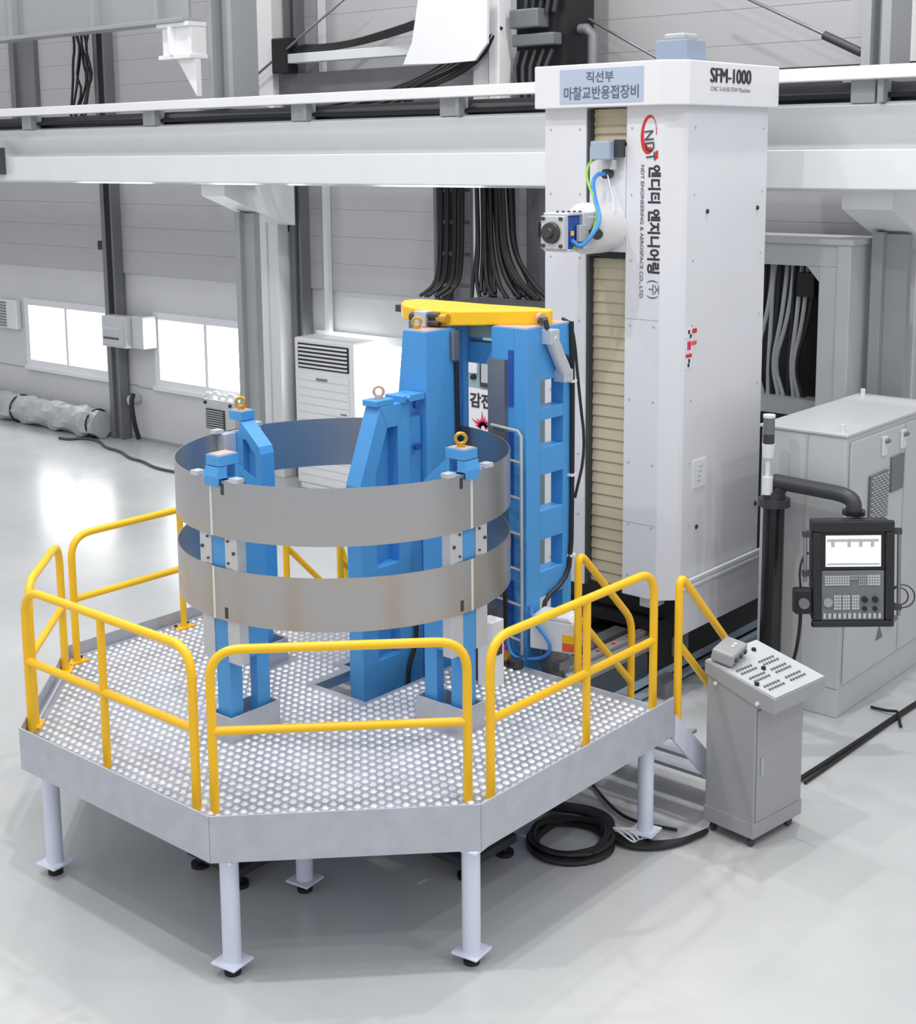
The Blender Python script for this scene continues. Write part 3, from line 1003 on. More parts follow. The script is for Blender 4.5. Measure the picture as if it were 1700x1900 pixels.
b.build('drive_screw_cover', M['steel'], bd, bevel=0.01, split=True)
b = MB()
for (y, r) in ((9.85, .09), (10.4, .07)):
    b.cyl((-6.93, y, 0.1), (-6.8, y, 0.1), r, n=16)
b.box(-6.98, -6.8, 10.9, 11.2, 0, 0.16)
b.build('coupling', M['steel'], bd, split=True)

# ================================================================ FIXTURE TOWERS AND SUPPORTS
CXR, CYR, RR = -7.52, 7.38, 1.275

fb = thing('fixture_base', 'dark grey cross shaped steel base under the platform', 'base', (CXR, CYR, 0))
b = MB()
b.box(CXR - 0.2, CXR + 0.2, 6.0, 8.75, 0.14, 0.55)
b.box(-8.95, -6.12, CYR - 0.2, CYR + 0.2, 0.14, 0.55)
b.box(-8.1, -6.6, 8.7, 9.5, 0.14, 0.55)
b.build('beam', M['steel'], fb, bevel=0.015)
b = MB()
b.box(CXR - 0.28, CXR + 0.28, 5.95, 6.3, 0.1, 0.16)
b.box(-6.4, -6.05, CYR - 0.28, CYR + 0.28, 0.1, 0.16)
b.box(-9.0, -8.65, CYR - 0.28, CYR + 0.28, 0.1, 0.16)
b.build('end_plate', M['dark_steel'], fb, split=True)
b = MB()
for (x, y) in ((CXR - 0.22, 6.02), (CXR + 0.22, 6.02), (-6.12, CYR - 0.22), (-6.12, CYR + 0.22), (-8.93, CYR - 0.22), (-8.93, CYR + 0.22), (-8.0, 9.4), (-6.7, 9.4)):
    b.cyl((x, y, 0), (x, y, 0.03), 0.07, n=14)
    b.cyl((x, y, 0.03), (x, y, 0.22), 0.03, n=10)
b.build('levelling_foot', M['black'], fb, split=True)


def eye_bolt(parent, p, axis, m, R=0.038):
    e = MB()
    e.torus((p[0], p[1], p[2] + R + 0.022), axis, R, 0.013, 20, 8)
    e.cyl(p, (p[0], p[1], p[2] + 0.03), 0.03, n=12)
    return e.build('eye_bolt', m, parent)


def ring_support(ang, label, bolt, vis, hook):
    """radial post: local u = outward from ring centre, v = sideways, z up"""
    xf = Matrix.Translation((CXR, CYR, 0)) @ Matrix.Rotation(math.radians(ang), 4, 'Z')
    p = xf @ Vector((1.08, 0, 0.55))
    t = thing('ring_support', label, 'support post', p, 'blue posts carrying the rings')
    hw = 0.072
    ro = RR - 0.02
    # body with a through window low down, a recessed web above
    zt = 3.05
    b = MB(xf)
    web = hw * 0.12
    # full-width members; the lower window looks right through behind a thin inner cheek
    va, vb = (hw - 0.08, hw) if vis > 0 else (-hw, -hw + 0.08)
    b.prism([(0.88, 0.55), (1.00, 0.55), (1.00, 1.60), (0.88, 1.60)], 'y', va, vb)
    b.prism([(1.14, 0.55), (ro, 0.55), (ro, 1.60), (1.14, 1.60)], 'y', -hw, hw)
    b.prism([(1.00, 0.55), (1.14, 0.55), (1.14, 1.16), (1.00, 1.16)], 'y', va, vb)
    b.prism([(0.88, 1.60), (ro, 1.60), (ro, 2.55), (0.88, 2.55)], 'y', -hw, hw)
    b.prism([(0.88, 2.55), (0.95, 2.55), (0.95, 2.78), (1.06, 2.90), (1.12, 3.02), (1.12, 3.05), (0.90, 2.86), (0.88, 2.80)], 'y', -hw, hw)
    b.prism([(1.06, 2.90), (1.20, 2.90), (1.20, 2.955), (1.14, 2.955), (1.14, zt), (1.12, zt), (1.12, 3.02)], 'y', -hw, hw)
    b.prism([(1.10, 2.55), (1.20, 2.55), (1.20, 2.90), (1.10, 2.90)], 'y', -hw, hw)
    b.prism([(0.95, 2.55), (1.10, 2.55), (1.10, 2.90), (1.06, 2.90), (0.95, 2.78)], 'y', -web, web)
    b.build('body', M['blue'], t, bevel=0.003)
    r1 = 1.285 if hook else 1.262
    tb = MB(xf).box(1.105, r1, -hw, hw, zt, 3.125).build('head_block', M['blue'], t, bevel=0.004)
    MB(xf).box(1.118, r1 - 0.012, -hw + .012, hw - .012, 3.125, 3.13).build('bare_face', M['bare_pink'], tb)
    if hook:
        k = MB(xf)
        k.prism([(1.215, 3.045), (1.215, 2.962), (1.288, 2.962), (1.288, 2.91), (1.308, 2.91), (1.308, 2.98), (1.29, 3.045)], 'y', -hw, hw)
        k.build('ring_hook', M['blue'], t, bevel=0.003)
    else:
        MB(xf).box(1.20, 1.245, -hw, hw, 2.55, 2.955).build('backing_plate', M['alu'], t)
    # aluminium clamp bars each side of the post, standing behind the rings
    for s, nm in ((-1, 'clamp_bar'), (1, 'clamp_bar')):
        c = MB(xf)
        v0, v1 = (-0.2, -hw - 0.002) if s < 0 else (hw + 0.002, 0.2)
        c.box(RR - 0.10, RR - 0.012, v0, v1, 1.62, 2.95)
        c.build(nm, M['alu'], t, bevel=0.004)
    d = MB(xf)
    for s in (-1, 1):
        for zz in (2.36, 2.52):
            d.cyl((RR - 0.014, s * 0.11, zz), (RR - 0.002, s * 0.11, zz), 0.009, n=10)
        d.cyl((RR - 0.014, s * 0.17, 2.44), (RR - 0.002, s * 0.17, 2.44), 0.013, n=10)
    d.cyl((1.19, -hw - .003, 2.86), (1.19, -hw + .02, 2.86), 0.018, n=10)
    d.build('bolt', M['charcoal'], t)
    g = MB(xf)
    g.box(RR - 0.06, RR + 0.01, -0.25, -0.17, 2.955, 2.985)
    g.box(RR - 0.06, RR + 0.01, 0.17, 0.25, 2.955, 2.985)
    g.build('ring_clip', M['alu'], t, split=True)
    if bolt:
        q = xf @ Vector((1.19, 0, 3.13))
        eye_bolt(t, q, Vector((1, -1, 0)), M['brass'])
    return t


ring_support(-90, 'blue ring support post nearest the front railing, without a lifting eye', False, 1, True)
ring_support(0, 'blue ring support post nearest the white machine with gold lifting eye', True, -1, True)
ring_support(180, 'blue ring support post farthest from the machine, with lifting eye, sloped top and triangular pocket', True, 1, False)

# big fixed support with inner tower
t = thing('mandrel_support', 'large sloped blue inner support with recessed panel and lifting eye', 'support', (-7.52, 8.0, 0.55))
b = MB()
xw0, xw1 = -7.605, -7.45
b.prism([(7.72, 3.24), (7.48, 2.64), (7.48, 0.55), (7.66, 0.55), (7.66, 2.7), (7.8, 3.06)], 'x', xw0, xw1)      # sloped front member
b.prism([(7.72, 3.24), (7.80, 3.06), (7.92, 3.06), (8.06, 3.12), (8.06, 3.24)], 'x', xw0, xw1)
b.prism([(7.92, 0.55), (8.06, 0.55), (8.06, 3.12), (7.92, 3.06)], 'x', xw0, xw1)
b.prism([(7.66, 1.72), (7.92, 1.72), (7.92, 1.95), (7.66, 1.95)], 'x', xw0, xw1)
b.prism([(7.66, 0.55), (7.92, 0.55), (7.92, 1.18), (7.66, 1.18)], 'x', xw0, xw1)
b.build('body', M['blue'], t, bevel=0.005)
b = MB()
b.prism([(7.66, 1.1), (7.92, 1.1), (7.92, 3.06), (7.80, 3.06), (7.66, 2.7)], 'x', xw0 + 0.02, xw1 - 0.11)
b.build('web', M['blue'], t)
MB().box(xw0, xw1, 7.68, 7.88, 3.24, 3.29).build('head_block', M['blue'], t, bevel=0.006)
b = MB()
b.box(xw0 + .02, xw1 - .03, 8.06, 8.22, 0.6, 3.1)
b.build('spacer', M['blue'], t)
b = MB()
b.box(xw0 - 0.02, xw1 + 0.02, 7.96, 8.22, 3.24, 3.29)
b.cyl((-7.66, 8.02, 3.27), (-7.4, 8.02, 3.27), 0.02, n=10)
b.build('hinge_bar', M['blue'], t, split=True)
b = MB()
for zz in (3.2, 2.86):
    b.cyl((xw1 - .005, 8.13, zz), (xw1 + 0.03, 8.13, zz), 0.03, n=12)
b.build('pin', M['deep_blue'], t)
eye_bolt(t, (-7.52, 7.78, 3.29), Vector((1, -1, 0)), M['bare_pink'])
b = MB().tube([(-7.44, 8.1, 1.4), (-7.42, 8.06, 1.2), (-7.43, 7.98, 1.05), (-7.42, 7.96, 0.8)], 0.018, 6, smooth=2)
b.build('cable', M['black'], t)

t = thing('inner_tower', 'tall blue tapered tower standing inside the aluminium rings', 'tower', (-7.56, 8.4, 0.55))
b = MB()
ft = [(-7.67, 3.78), (-7.74, 3.2), (-7.82, 2.4), (-7.82, 0.56), (-7.42, 0.56), (-7.42, 3.78)]
b.prism(ft, 'y', 8.23, 8.6)
b.build('body', M['blue'], t, bevel=0.006)
MB().prism([(-7.65, 8.25), (-7.44, 8.25), (-7.44, 8.56), (-7.65, 8.56)], 'z', 3.78, 3.785).build('bare_face', M['bare_pink'], t)
b = MB()
b.box(-7.415, -7.38, 8.52, 8.6, 3.52, 3.76)
b.build('stop_bracket', M['steel'], t, bevel=0.006)
b = MB()
b.tube([(-7.4, 8.58, 3.5), (-7.4, 8.59, 3.0), (-7.4, 8.58, 2.2), (-7.4, 8.59, 1.2)], 0.02, 6)
b.build('cable', M['black'], t)
eye_bolt(t, (-7.6, 8.32, 3.785), Vector((1, -1, 0)), M['brass'], 0.034)

# outer portal: far leg, crosshead, slotted leg
t = thing('outer_tower', 'blue slotted tower frame with five windows beside the white machine', 'tower', (-7.2, 9.0, 0.5))
b = MB()
X0, X1, Y0, Y1, ZT = -7.14, -6.78, 8.72, 9.34, 3.80
wins = [(0.95, 1.5), (1.72, 2.0), (2.18, 2.52), (2.72, 3.0), (3.18, 3.40)]
wins = [(1.2, 1.5), (1.72, 2.02), (2.3, 2.62), (2.98, 3.30), (3.46, 3.62)]
wz = [(1.22, 1.53), (1.75, 2.02), (2.27, 2.57), (2.80, 3.03), (3.13, 3.36)]
ya, yb = 8.905, 9.22
XI = X1 - 0.13
b.box(X0, XI, Y0, Y0 + 0.13, 0.55, ZT)
b.box(XI, X1, Y0, ya, 0.55, ZT)
b.box(XI, X1, yb, Y1, 0.55, ZT)
zprev = 0.55
for (z0, z1) in wz:
    b.box(XI, X1, ya, yb, zprev, z0)
    zprev = z1
b.box(XI, X1, ya, yb, zprev, ZT)
b.box(X0, XI, Y0 + 0.13, Y1, 3.6, ZT)
b.build('slotted_leg', M['blue'], t, bevel=0.005)
MB().box(X0 + .015, X1 - .015, Y0 + .015, Y1 - .015, ZT, ZT + 0.006).build('bare_face', M['bare_pink'], t)
b = MB()
for (z0, z1) in ((3.16, 3.62), (2.4, 2.95), (1.8, 2.1), (1.2, 1.7)):
    b.box(-6.962, -6.912, 8.712, 8.722, z0, z1)
b.build('slot_shade', M['deep_blue'], t, split=True)  # flat deep-blue strips paint the dark inside of the slots
b = MB()
b.box(-7.84, -7.47, 8.75, 8.82, 0.55, 3.78)
b.build('far_leg', M['blue'], t, bevel=0.006)
b = MB()
b.box(-7.6, X0, 8.83, 8.95, 3.46, 3.64)
b.box(-7.6, X0, 8.83, 9.1, 0.55, 0.95)
b.build('crosshead', M['blue'], t, bevel=0.005, split=True)
MB().box(-8.17, -7.5, 8.84, 9.05, 3.56, 3.795).build('arm_seat', M['blue'], t, bevel=0.006)
MB().box(-7.49, X0, 8.84, 9.1, 3.68, 3.78).build('cross_bar', M['teal'], t)
MB().box(-7.15, -6.975, 8.68, 8.72, 1.2, 3.54).build('guide_plate', M['steel'], t)
# pneumatic cylinder on the side of the slotted leg
b = MB()
b.cyl((-6.73, 8.97, 3.72), (-6.72, 9.16, 3.4), 0.058, n=20)
b.box(-6.79, -6.68, 8.92, 9.03, 3.66, 3.78)
b.box(-6.79, -6.68, 9.1, 9.22, 3.33, 3.43)
b.build('air_cylinder', M['alu'], t, bevel=0.006)
b = MB()
b.cyl((-6.73, 8.93, 3.79), (-6.73, 8.9, 3.87), 0.022, n=10)
b.build('piston_rod', M['charcoal'], t)
b = MB()
b.tube([(-6.76, 9.3, 3.81), (-6.76, 9.32, 3.4), (-6.76, 9.32, 2.5), (-6.76, 9.31, 1.75), (-6.76, 9.2, 1.6), (-6.76, 8.95, 1.52), (-6.76, 8.92, 1.4)], 0.02, 6, smooth=1)
b.tube([(-6.76, 9.32, 3.45), (-6.75, 9.2, 3.55), (-6.74, 9.1, 3.58)], 0.012, 6, smooth=1)
b.tube([(-6.9, 9.36, 3.82), (-6.8, 9.38, 3.78), (-6.75, 9.4, 3.2), (-6.72, 9.46, 2.7), (-6.76, 9.36, 2.3)], 0.013, 6, smooth=2)
b.build('cable', M['black'], t)
b = MB()
for zz in (3.3, 2.5, 1.8):
    b.box(-6.78, -6.735, 9.28, 9.35, zz, zz + 0.02)
b.build('cable_clip', M['white'], t)
b = MB()
b.tube([(-7.1, 8.66, 3.0), (-6.82, 8.66, 2.98), (-6.79, 8.66, 2.94), (-6.79, 8.67, 1.1)], 0.013, 8)
for k in range(6):
    zz = 2.72 - 0.3 * k
    b.tube([(-7.12, 8.66, zz + .03), (-6.79, 8.66, zz)], 0.012, 6)
b.build('air_pipe', M['hose_grey'], t)

# swinging yellow arm over the towers
t = thing('clamp_arm', 'thick yellow swinging arm plate lying across the tops of the blue towers', 'arm', (-7.5, 8.9, 3.8))
pl = [(-8.33, 8.96), (-8.20, 8.78), (-8.02, 8.62), (-7.77, 8.52), (-7.44, 8.52), (-6.80, 9.07), (-6.84, 9.15), (-7.03, 9.19), (-7.52, 9.14), (-8.07, 9.15), (-8.3, 9.1)]
MB().prism(pl, 'z', 3.80, 3.92).build('plate', M['yellow'], t, bevel=0.012)
b = MB()
b.box(-7.72, -7.60, 8.42, 8.52, 3.785, 3.915)
b.build('hinge_lug', M['alu'], t, bevel=0.008)
b = MB()
b.cyl((-7.72, 8.46, 3.86), (-7.78, 8.46, 3.86), 0.04, n=14)
b.cyl((-7.6, 8.47, 3.88), (-7.5, 8.49, 3.88), 0.028, n=12)
b.cyl((-7.6, 8.47, 3.82), (-7.5, 8.49, 3.82), 0.028, n=12)
b.build('hinge_pin', M['dark_steel'], t)
b = MB().cyl((-7.52, 8.5, 3.86), (-7.42, 8.5, 3.86), 0.04, n=16)
b.build('clamp_knob', M['brass'], t)
b = MB().cyl((-6.86, 9.0, 3.865), (-6.81, 8.97, 3.865), 0.04, n=14)
b.build('joint_pin', M['bare_pink'], t)
b = MB().box(-6.84, -6.78, 8.94, 9.0, 3.82, 3.87)
b.build('clevis', M['charcoal'], t)
MB().box(-8.38, -8.3, 8.9, 9.0, 3.82, 3.88).build('stop', M['dark_steel'], t)

# aluminium rings
for nm, z0, z1 in (('upper', 2.545, 2.955), ('lower', 1.935, 2.32)):
    t = thing('aluminium_ring', '%s of the two big brushed aluminium rings around the blue supports' % nm, 'ring', (CXR, CYR, z0), 'aluminium rings on the fixture')
    b = MB()
    n = 144
    R0, R1 = RR, RR + 0.008
    V = []
    for k in range(n):
        a = 2 * math.pi * k / n
        V.append([(CXR + r * math.cos(a), CYR + r * math.sin(a), z) for (r, z) in ((R0, z0), (R1, z0), (R1, z1), (R0, z1))])
    VV = [[b.v(p) for p in q] for q in V]
    for k in range(n):
        A, B = VV[k], VV[(k + 1) % n]
        for j in range(4):
            f = b.face([A[j], A[(j + 1) % 4], B[(j + 1) % 4], B[j]])
            f.smooth = True
    b.build('band', M['ring'], t)
    b = MB()
    for adeg in (-91.5, 0.2):
        a = math.radians(adeg)
        xf = Matrix.Translation((CXR, CYR, 0)) @ Matrix.Rotation(a, 4, 'Z')
        c = MB(xf)
        c.box(R1 - 0.001, R1 + 0.003, -0.011, 0.011, z0, z1)
        c.build('weld_seam', M['seam'], t)
    for adeg, zz in ((-86, z1 - 0.1 if nm == 'upper' else z0 + 0.02), (-4.6, z1 - 0.1 if nm == 'upper' else z0 + 0.02)):
        xf = Matrix.Translation((CXR, CYR, 0)) @ Matrix.Rotation(math.radians(adeg), 4, 'Z')
        MB(xf).box(R1 - 0.001, R1 + 0.003, -0.014, 0.014, zz, zz + 0.08).build('pen_mark', M['charcoal'], t)
    b.bm.free()

# ================================================================ WORK PLATFORM
ZD0, ZD1 = 0.985, 1.03
pf = thing('work_platform', 'octagonal checker plate work platform on pale legs around the rings', 'platform', (CXR, 6.9, 0))
A_, B_, C_, D_ = (-8.60, 5.12), (-6.48, 5.12), (-5.29, 6.33), (-5.29, 8.60)
E_, G_ = (-9.80, 6.32), (-9.80, 8.60)
outer = [A_, B_, C_, D_, (-7.20, 8.60), (-7.20, 7.245), (-7.765, 7.245), (-7.765, 7.7), (-7.9, 7.7), (-7.9, 8.60), G_, E_]
cut = 0.025
holes = []
hr = 0.11
for ang in (-90, 0, 180):
    xf = Matrix.Translation((CXR, CYR, 0)) @ Matrix.Rotation(math.radians(ang), 4, 'Z')
    holes.append([(xf @ Vector(p))[:2] for p in ((0.84, -hr, 0), (1.285, -hr, 0), (1.285, hr, 0), (0.84, hr, 0))])
d = MB()
eds = []
for poly in [outer] + holes:
    vs = [d.v((p[0], p[1], ZD0)) for p in poly]
    for i in range(len(vs)):
        eds.append(d.bm.edges.new((vs[i], vs[(i + 1) % len(vs)])))
bmesh.ops.triangle_fill(d.bm, edges=eds, use_beauty=True)
bmesh.ops.recalc_face_normals(d.bm, faces=d.bm.faces[:])
ext = bmesh.ops.extrude_face_region(d.bm, geom=d.bm.faces[:])
bmesh.ops.translate(d.bm, verts=[g_ for g_ in ext['geom'] if isinstance(g_, bmesh.types.BMVert)], vec=Vector((0, 0, (ZD1 - ZD0) * K)))


def inside(x, y, poly):
    c = False
    j = len(poly) - 1
    for i in range(len(poly)):
        xi, yi = poly[i]
        xj, yj = poly[j]
        if (yi > y) != (yj > y) and x < (xj - xi) * (y - yi) / (yj - yi) + xi:
            c = not c
        j = i
    return c


def clear(x, y, m_):
    if not all(inside(x + dx, y + dy, outer) for dx in (-m_, m_) for dy in (-m_, m_)):
        return False
    return not any(inside(x + dx, y + dy, h_) for h_ in holes for dx in (-m_, m_) for dy in (-m_, m_))


st = MB()
sp_ = 0.074
for i in range(-60, 61):
    for j in range(-60, 61):
        x = -7.5 + i * sp_
        y = 7.0 + j * sp_
        if clear(x, y, 0.055):
            r0, r1, hh = 0.027, 0.016, 0.011
            lo = [st.v((x + r0 * math.cos(a), y + r0 * math.sin(a), ZD1)) for a in [math.pi / 3 * q for q in range(6)]]
            hi = [st.v((x + r1 * math.cos(a), y + r1 * math.sin(a), ZD1 + hh)) for a in [math.pi / 3 * q for q in range(6)]]
            for q in range(6):
                st.face([lo[q], lo[(q + 1) % 6], hi[(q + 1) % 6], hi[q]])
            st.face(hi)
dk = d.build('deck', M['deck'], pf)
sto = st.build('tread_studs', M['stud'], dk)
sto['kind'] = 'stuff'
# toe boards
for (p, q) in ((A_, B_), (B_, C_), (C_, D_), (E_, A_), (G_, E_)):
    p, q = Vector((*p, 0)), Vector((*q, 0))
    L = (q - p).length
    xf = Matrix.Translation(p) @ Matrix.Rotation(math.atan2(q.y - p.y, q.x - p.x), 4, 'Z')
    c = MB(xf)
    c.box(0, L, -0.006, 0.006, 0.83, 1.14)
    c.box(0, L, 0.0, 0.05, 0.83, 0.842)
    c.box(0.0, L, 0.04, 0.06, ZD1, ZD1 + 0.012)
    c.build('toe_board', M['galv'], pf)
MB().box(-7.20, -5.29, 8.6, 8.612, 0.83, 1.03).box(-9.8, -7.9, 8.6, 8.612, 0.83, 1.03).build('fascia', M['galv'], pf, split=True)
b = MB()
b.box(-9.3, -5.8, 5.9, 5.98, 0.86, 0.985)
b.box(-9.5, -7.95, 8.2, 8.28, 0.86, 0.985)
b.box(-7.15, -5.4, 8.2, 8.28, 0.86, 0.985)
b.box(-7.15, -7.07, 5.3, 8.55, 0.86, 0.985)
b.box(-8.0, -7.92, 5.3, 8.55, 0.86, 0.985)
b.build('joist', M['leg'], pf, split=True)
for x, y in ((-8.48, 5.27), (-6.5, 5.28), (-5.40, 6.36), (-5.43, 8.45), (-6.89, 6.28), (-9.66, 6.36), (-9.66, 8.45), (-8.2, 6.28)):
    l = MB()
    l.cyl((x, y, 0.09), (x, y, 0.86), 0.061, n=28)
    lo_ = l.build('leg', M['leg'], pf)
    xf = frame_at(x, y, 0, 8)
    MB(xf).box(-0.1, 0.1, -0.1, 0.1, 0.075, 0.095).build('base_plate', M['leg'], lo_, bevel=0.012)
    MB(xf).box(-0.1, 0.1, -0.1, 0.1, 0.805, 0.828).build('top_plate', M['leg'], lo_, bevel=0.008)
    f = MB(xf)
    f.cyl((0, 0, 0), (0, 0, 0.03), 0.055, n=18)
    f.cyl((0, 0, 0.03), (0, 0, 0.08), 0.025, n=12)
    f.build('levelling_foot', M['black'], lo_)
# curbs round the posts
for ang in (-90, 0, 180):
    xf = Matrix.Translation((CXR, CYR, 0)) @ Matrix.Rotation(math.radians(ang), 4, 'Z')
    c = MB(xf)
    h_ = 0.185
    c.box(0.83, 1.30, -0.118, -0.108, ZD1, ZD1 + h_)
    c.box(0.83, 1.30, 0.108, 0.118, ZD1, ZD1 + h_)
    c.box(0.83, 0.84, -0.108, 0.108, ZD1, ZD1 + h_)
    c.box(1.287, 1.30, -0.108, 0.108, ZD1, ZD1 + h_)
    c.build('curb', M['galv'], pf)


# guardrails
def arc(p, a, b, r, n=8):
    """rounded corner at p between directions a (towards previous) and b (towards next)"""
    p, a, b = Vector(p), Vector(a).normalized(), Vector(b).normalized()
    s_ = p + a * r
    e_ = p + b * r
    out = []
    for k in range(n + 1):
        u = k / n
        out.append((1 - u) ** 2 * s_ + 2 * u * (1 - u) * p + u ** 2 * e_)
    return out


PR = 0.031


def guardrail(p, q, label, mids=(), plates=False, r=0.2, ztop=2.115, zmid=1.575, z0=ZD1):
    p, q = Vector((*p, 0)), Vector((*q, 0))
    d = (q - p).normalized()
    t = thing('guardrail', label, 'guardrail', (*((p + q) / 2)[:2], z0), 'yellow guardrails round the platform')
    up_ = Vector((0, 0, 1))
    path = [p + up_ * z0] + arc(p + up_ * ztop, -up_, d, r) + arc(q + up_ * ztop, -d, -up_, r) + [q + up_ * z0]
    MB().tube(path, PR, 14).build('top_rail', M['yellow'], t)
    MB().tube([p + up_ * zmid, q + up_ * zmid], PR * 0.95, 14).build('mid_rail', M['yellow'], t)
    for m_ in mids:
        c = p + d * m_
        MB().tube([c + up_ * z0, c + up_ * ztop], PR * 0.92, 14).build('post', M['yellow'], t)
    b = MB()
    for c in ([p, q] + [p + d * m_ for m_ in mids]) if plates else []:
        xf = Matrix.Translation((c.x, c.y, 0)) @ Matrix.Rotation(math.atan2(d.y, d.x), 4, 'Z')
        bb = MB(xf)
        bb.box(-0.085, 0.085, -0.055, 0.055, z0 - 0.0, z0 + 0.014)
        po = bb.build('foot_plate', M['yellow'], t)
        bb = MB(xf)
        for s in (-1, 1):
            bb.cyl((s * 0.065, 0.035, z0 + 0.014), (s * 0.065, 0.035, z0 + 0.03), 0.014, n=8)
        bb.build('anchor_bolt', M['black'], po)
    b.bm.free()
    return t


guardrail((-8.70, 5.28), (-6.80, 5.28), 'yellow guardrail section at the front left with one middle post', mids=(0.93,))
guardrail((-6.68, 5.33), (-5.53, 6.49), 'yellow guardrail section without middle post across the front')
guardrail((-5.43, 6.60), (-5.43, 8.53), 'yellow guardrail section at the right with one middle post, ending at the stairs', mids=(1.07,))
guardrail((-8.78, 5.36), (-9.56, 6.14), 'short yellow guardrail section at the far left corner', plates=True)
guardrail((-9.66, 6.32), (-9.66, 8.5), 'yellow guardrail section at the back left, half hidden by the rings', mids=(1.12,), plates=True)


def stairs(x0, x1, label, tail):
    y0 = 8.62
    t = thing('steel_stairs', label, 'stairs', ((x0 + x1) / 2, 9.0, 0), 'steel stairs up to the platform')
    for x in (x0, x1 - 0.03):
        s = MB()
        s.prism([(y0, 1.0), (y0, 0.78), (9.42, 0.0), (9.62, 0.0), (9.62, 0.06)], 'x', x, x + 0.03)
        s.build('stringer', M['leg'], t, bevel=0.004)
    for k in range(3):
        zz = 0.76 - 0.26 * k
        y = y0 + 0.12 + 0.265 * k
        MB().box(x0 + 0.03, x1 - 0.03, y, y + 0.24, zz - 0.03, zz).build('tread', M['galv'], t)
    return t


stairs(-6.32, -5.28, 'pale steel stairs going down from the right end of the platform', '')
stairs(-9.66, -8.86, 'pale steel stairs behind the rings at the back left', '')


def handrail(x, label, dy=0.0):
    t = thing('stair_handrail', label, 'handrail', (x, 8.75, 0.9), 'yellow stair handrails')
    ya, yb = 8.72 + dy, 9.49 + dy
    za, zb = 2.07, 1.3
    up_ = Vector((0, 0, 1))
    p, q = Vector((x, ya, za)), Vector((x, yb, zb))
    d = (q - p).normalized()
    path = [Vector((x, ya, 0.8))] + arc(p, -up_, d, 0.14) + arc(q, -d, -up_, 0.12) + [Vector((x, yb, 0.17))]
    MB().tube(path, PR, 14).build('top_rail', M['yellow'], t)
    MB().tube([Vector((x, ya, 1.52)), Vector((x, yb, 0.75))], PR * 0.95, 14).build('mid_rail', M['yellow'], t)
    return t


handrail(-6.26, 'yellow stair handrail beside the slotted blue tower')
handrail(-5.33, 'yellow stair handrail beside the grey control pedestal')
handrail(-9.6, 'far yellow stair handrail seen through the gap between the rings', -0.09)
handrail(-8.9, 'near yellow stair handrail seen through the gap between the rings', -0.06)

# utilities on the slotted tower foot
t = thing('air_service_box', 'white junction box with red stop button and yellow label on the slotted tower', 'control box', (-6.55, 8.85, 0.8))
xf = frame_at(-6.58, 8.86, 0, 14)
MB(xf).box(-0.19, 0.19, -0.11, 0.11, 1.16, 1.42).prism([(-0.19, 1.42), (0.19, 1.42), (0.15, 1.46), (-0.15, 1.46)], 'y', -0.11, 0.11).build('box', M['white'], t, bevel=0.01)
MB(xf).cyl((0.19, -0.02, 1.37), (0.23, -0.02, 1.37), 0.035, n=14).build('stop_button', M['red'], t)
MB(xf).box(0.1, 0.195, -0.115, 0.06, 1.25, 1.32).build('yellow_label', M['yellow'], t)
MB(xf).box(0.1, 0.195, -0.115, 0.06, 1.18, 1.25).build('orange_label', M['orange'], t)
b = MB()
b.cyl((-6.62, 8.9, 0.55), (-6.62, 8.9, 1.16), 0.11, n=20)
b.box(-6.72, -6.5, 8.8, 9.0, 0.98, 1.06)
b.build('filter_unit', M['steel'], t, bevel=0.006)
b = MB()
b.cyl((-6.45, 8.88, 0.7), (-6.45, 8.88, 0.95), 0.04, n=14)
b.build('gauge', M['white'], t)
b = MB()
b.tube([(-6.76, 8.75, 1.5), (-6.7, 8.7, 1.4), (-6.56, 8.7, 1.3), (-6.52, 8.71, 1.2), (-6.6, 8.72, 1.1), (-6.75, 8.7, 1.06)], 0.016, 8, smooth=2)
b.tube([(-6.95, 8.64, 1.35), (-6.9, 8.62, 1.2), (-6.85, 8.6, 1.1), (-6.72, 8.62, 1.08)], 0.014, 8, smooth=2)
b.build('blue_hose', M['cable_blue'], t, split=True)
b = MB()
b.tube([(-6.98, 8.63, 1.95), (-6.93, 8.62, 1.7), (-6.92, 8.62, 1.3), (-7.0, 8.6, 1.12), (-7.08, 8.58, 1.08)], 0.018, 8, smooth=2)
b.tube([(-7.15, 8.5, 1.06), (-7.0, 8.45, 1.06), (-6.85, 8.5, 1.06), (-6.8, 8.58, 1.08)], 0.022, 8, smooth=2)
b.build('cable', M['black'], t)
b = MB().tube([(-6.9, 8.63, 1.22), (-6.93, 8.6, 1.12), (-6.83, 8.58, 1.08)], 0.013, 6, smooth=1)
b.build('red_hose', M['pink'], t)
b = MB()
b.cyl((-6.87, 8.55, 1.035), (-6.87, 8.55, 1.13), 0.05, n=14)
b.build('fitting', M['brass'], t)
b = MB()
b.cyl((-6.76, 8.55, 1.035), (-6.76, 8.55, 1.1), 0.06, n=14)
b.build('solenoid', M['charcoal'], t)
b = MB()
b.prism([(-7.02, 2.0), (-6.9, 2.08), (-6.9, 2.0), (-6.98, 1.94)], 'y', 8.63, 8.67)
b.build('red_lever', M['red'], t)
t = thing('transformer_box', 'white box with dark side panel standing behind the right blue post', 'control box', (-7.0, 8.3, ZD1))
MB().box(-6.75, -6.6, 8.05, 8.2, ZD1, 1.58).build('box', M['white'], t, bevel=0.01)
MB().box(-6.60, -6.595, 8.08, 8.17, 1.3, 1.42).build('label_plate', M['charcoal'], t)
MB().box(-6.95, -6.76, 8.12, 8.32, ZD1, 1.62).build('side_case', M['charcoal'], t, bevel=0.01)

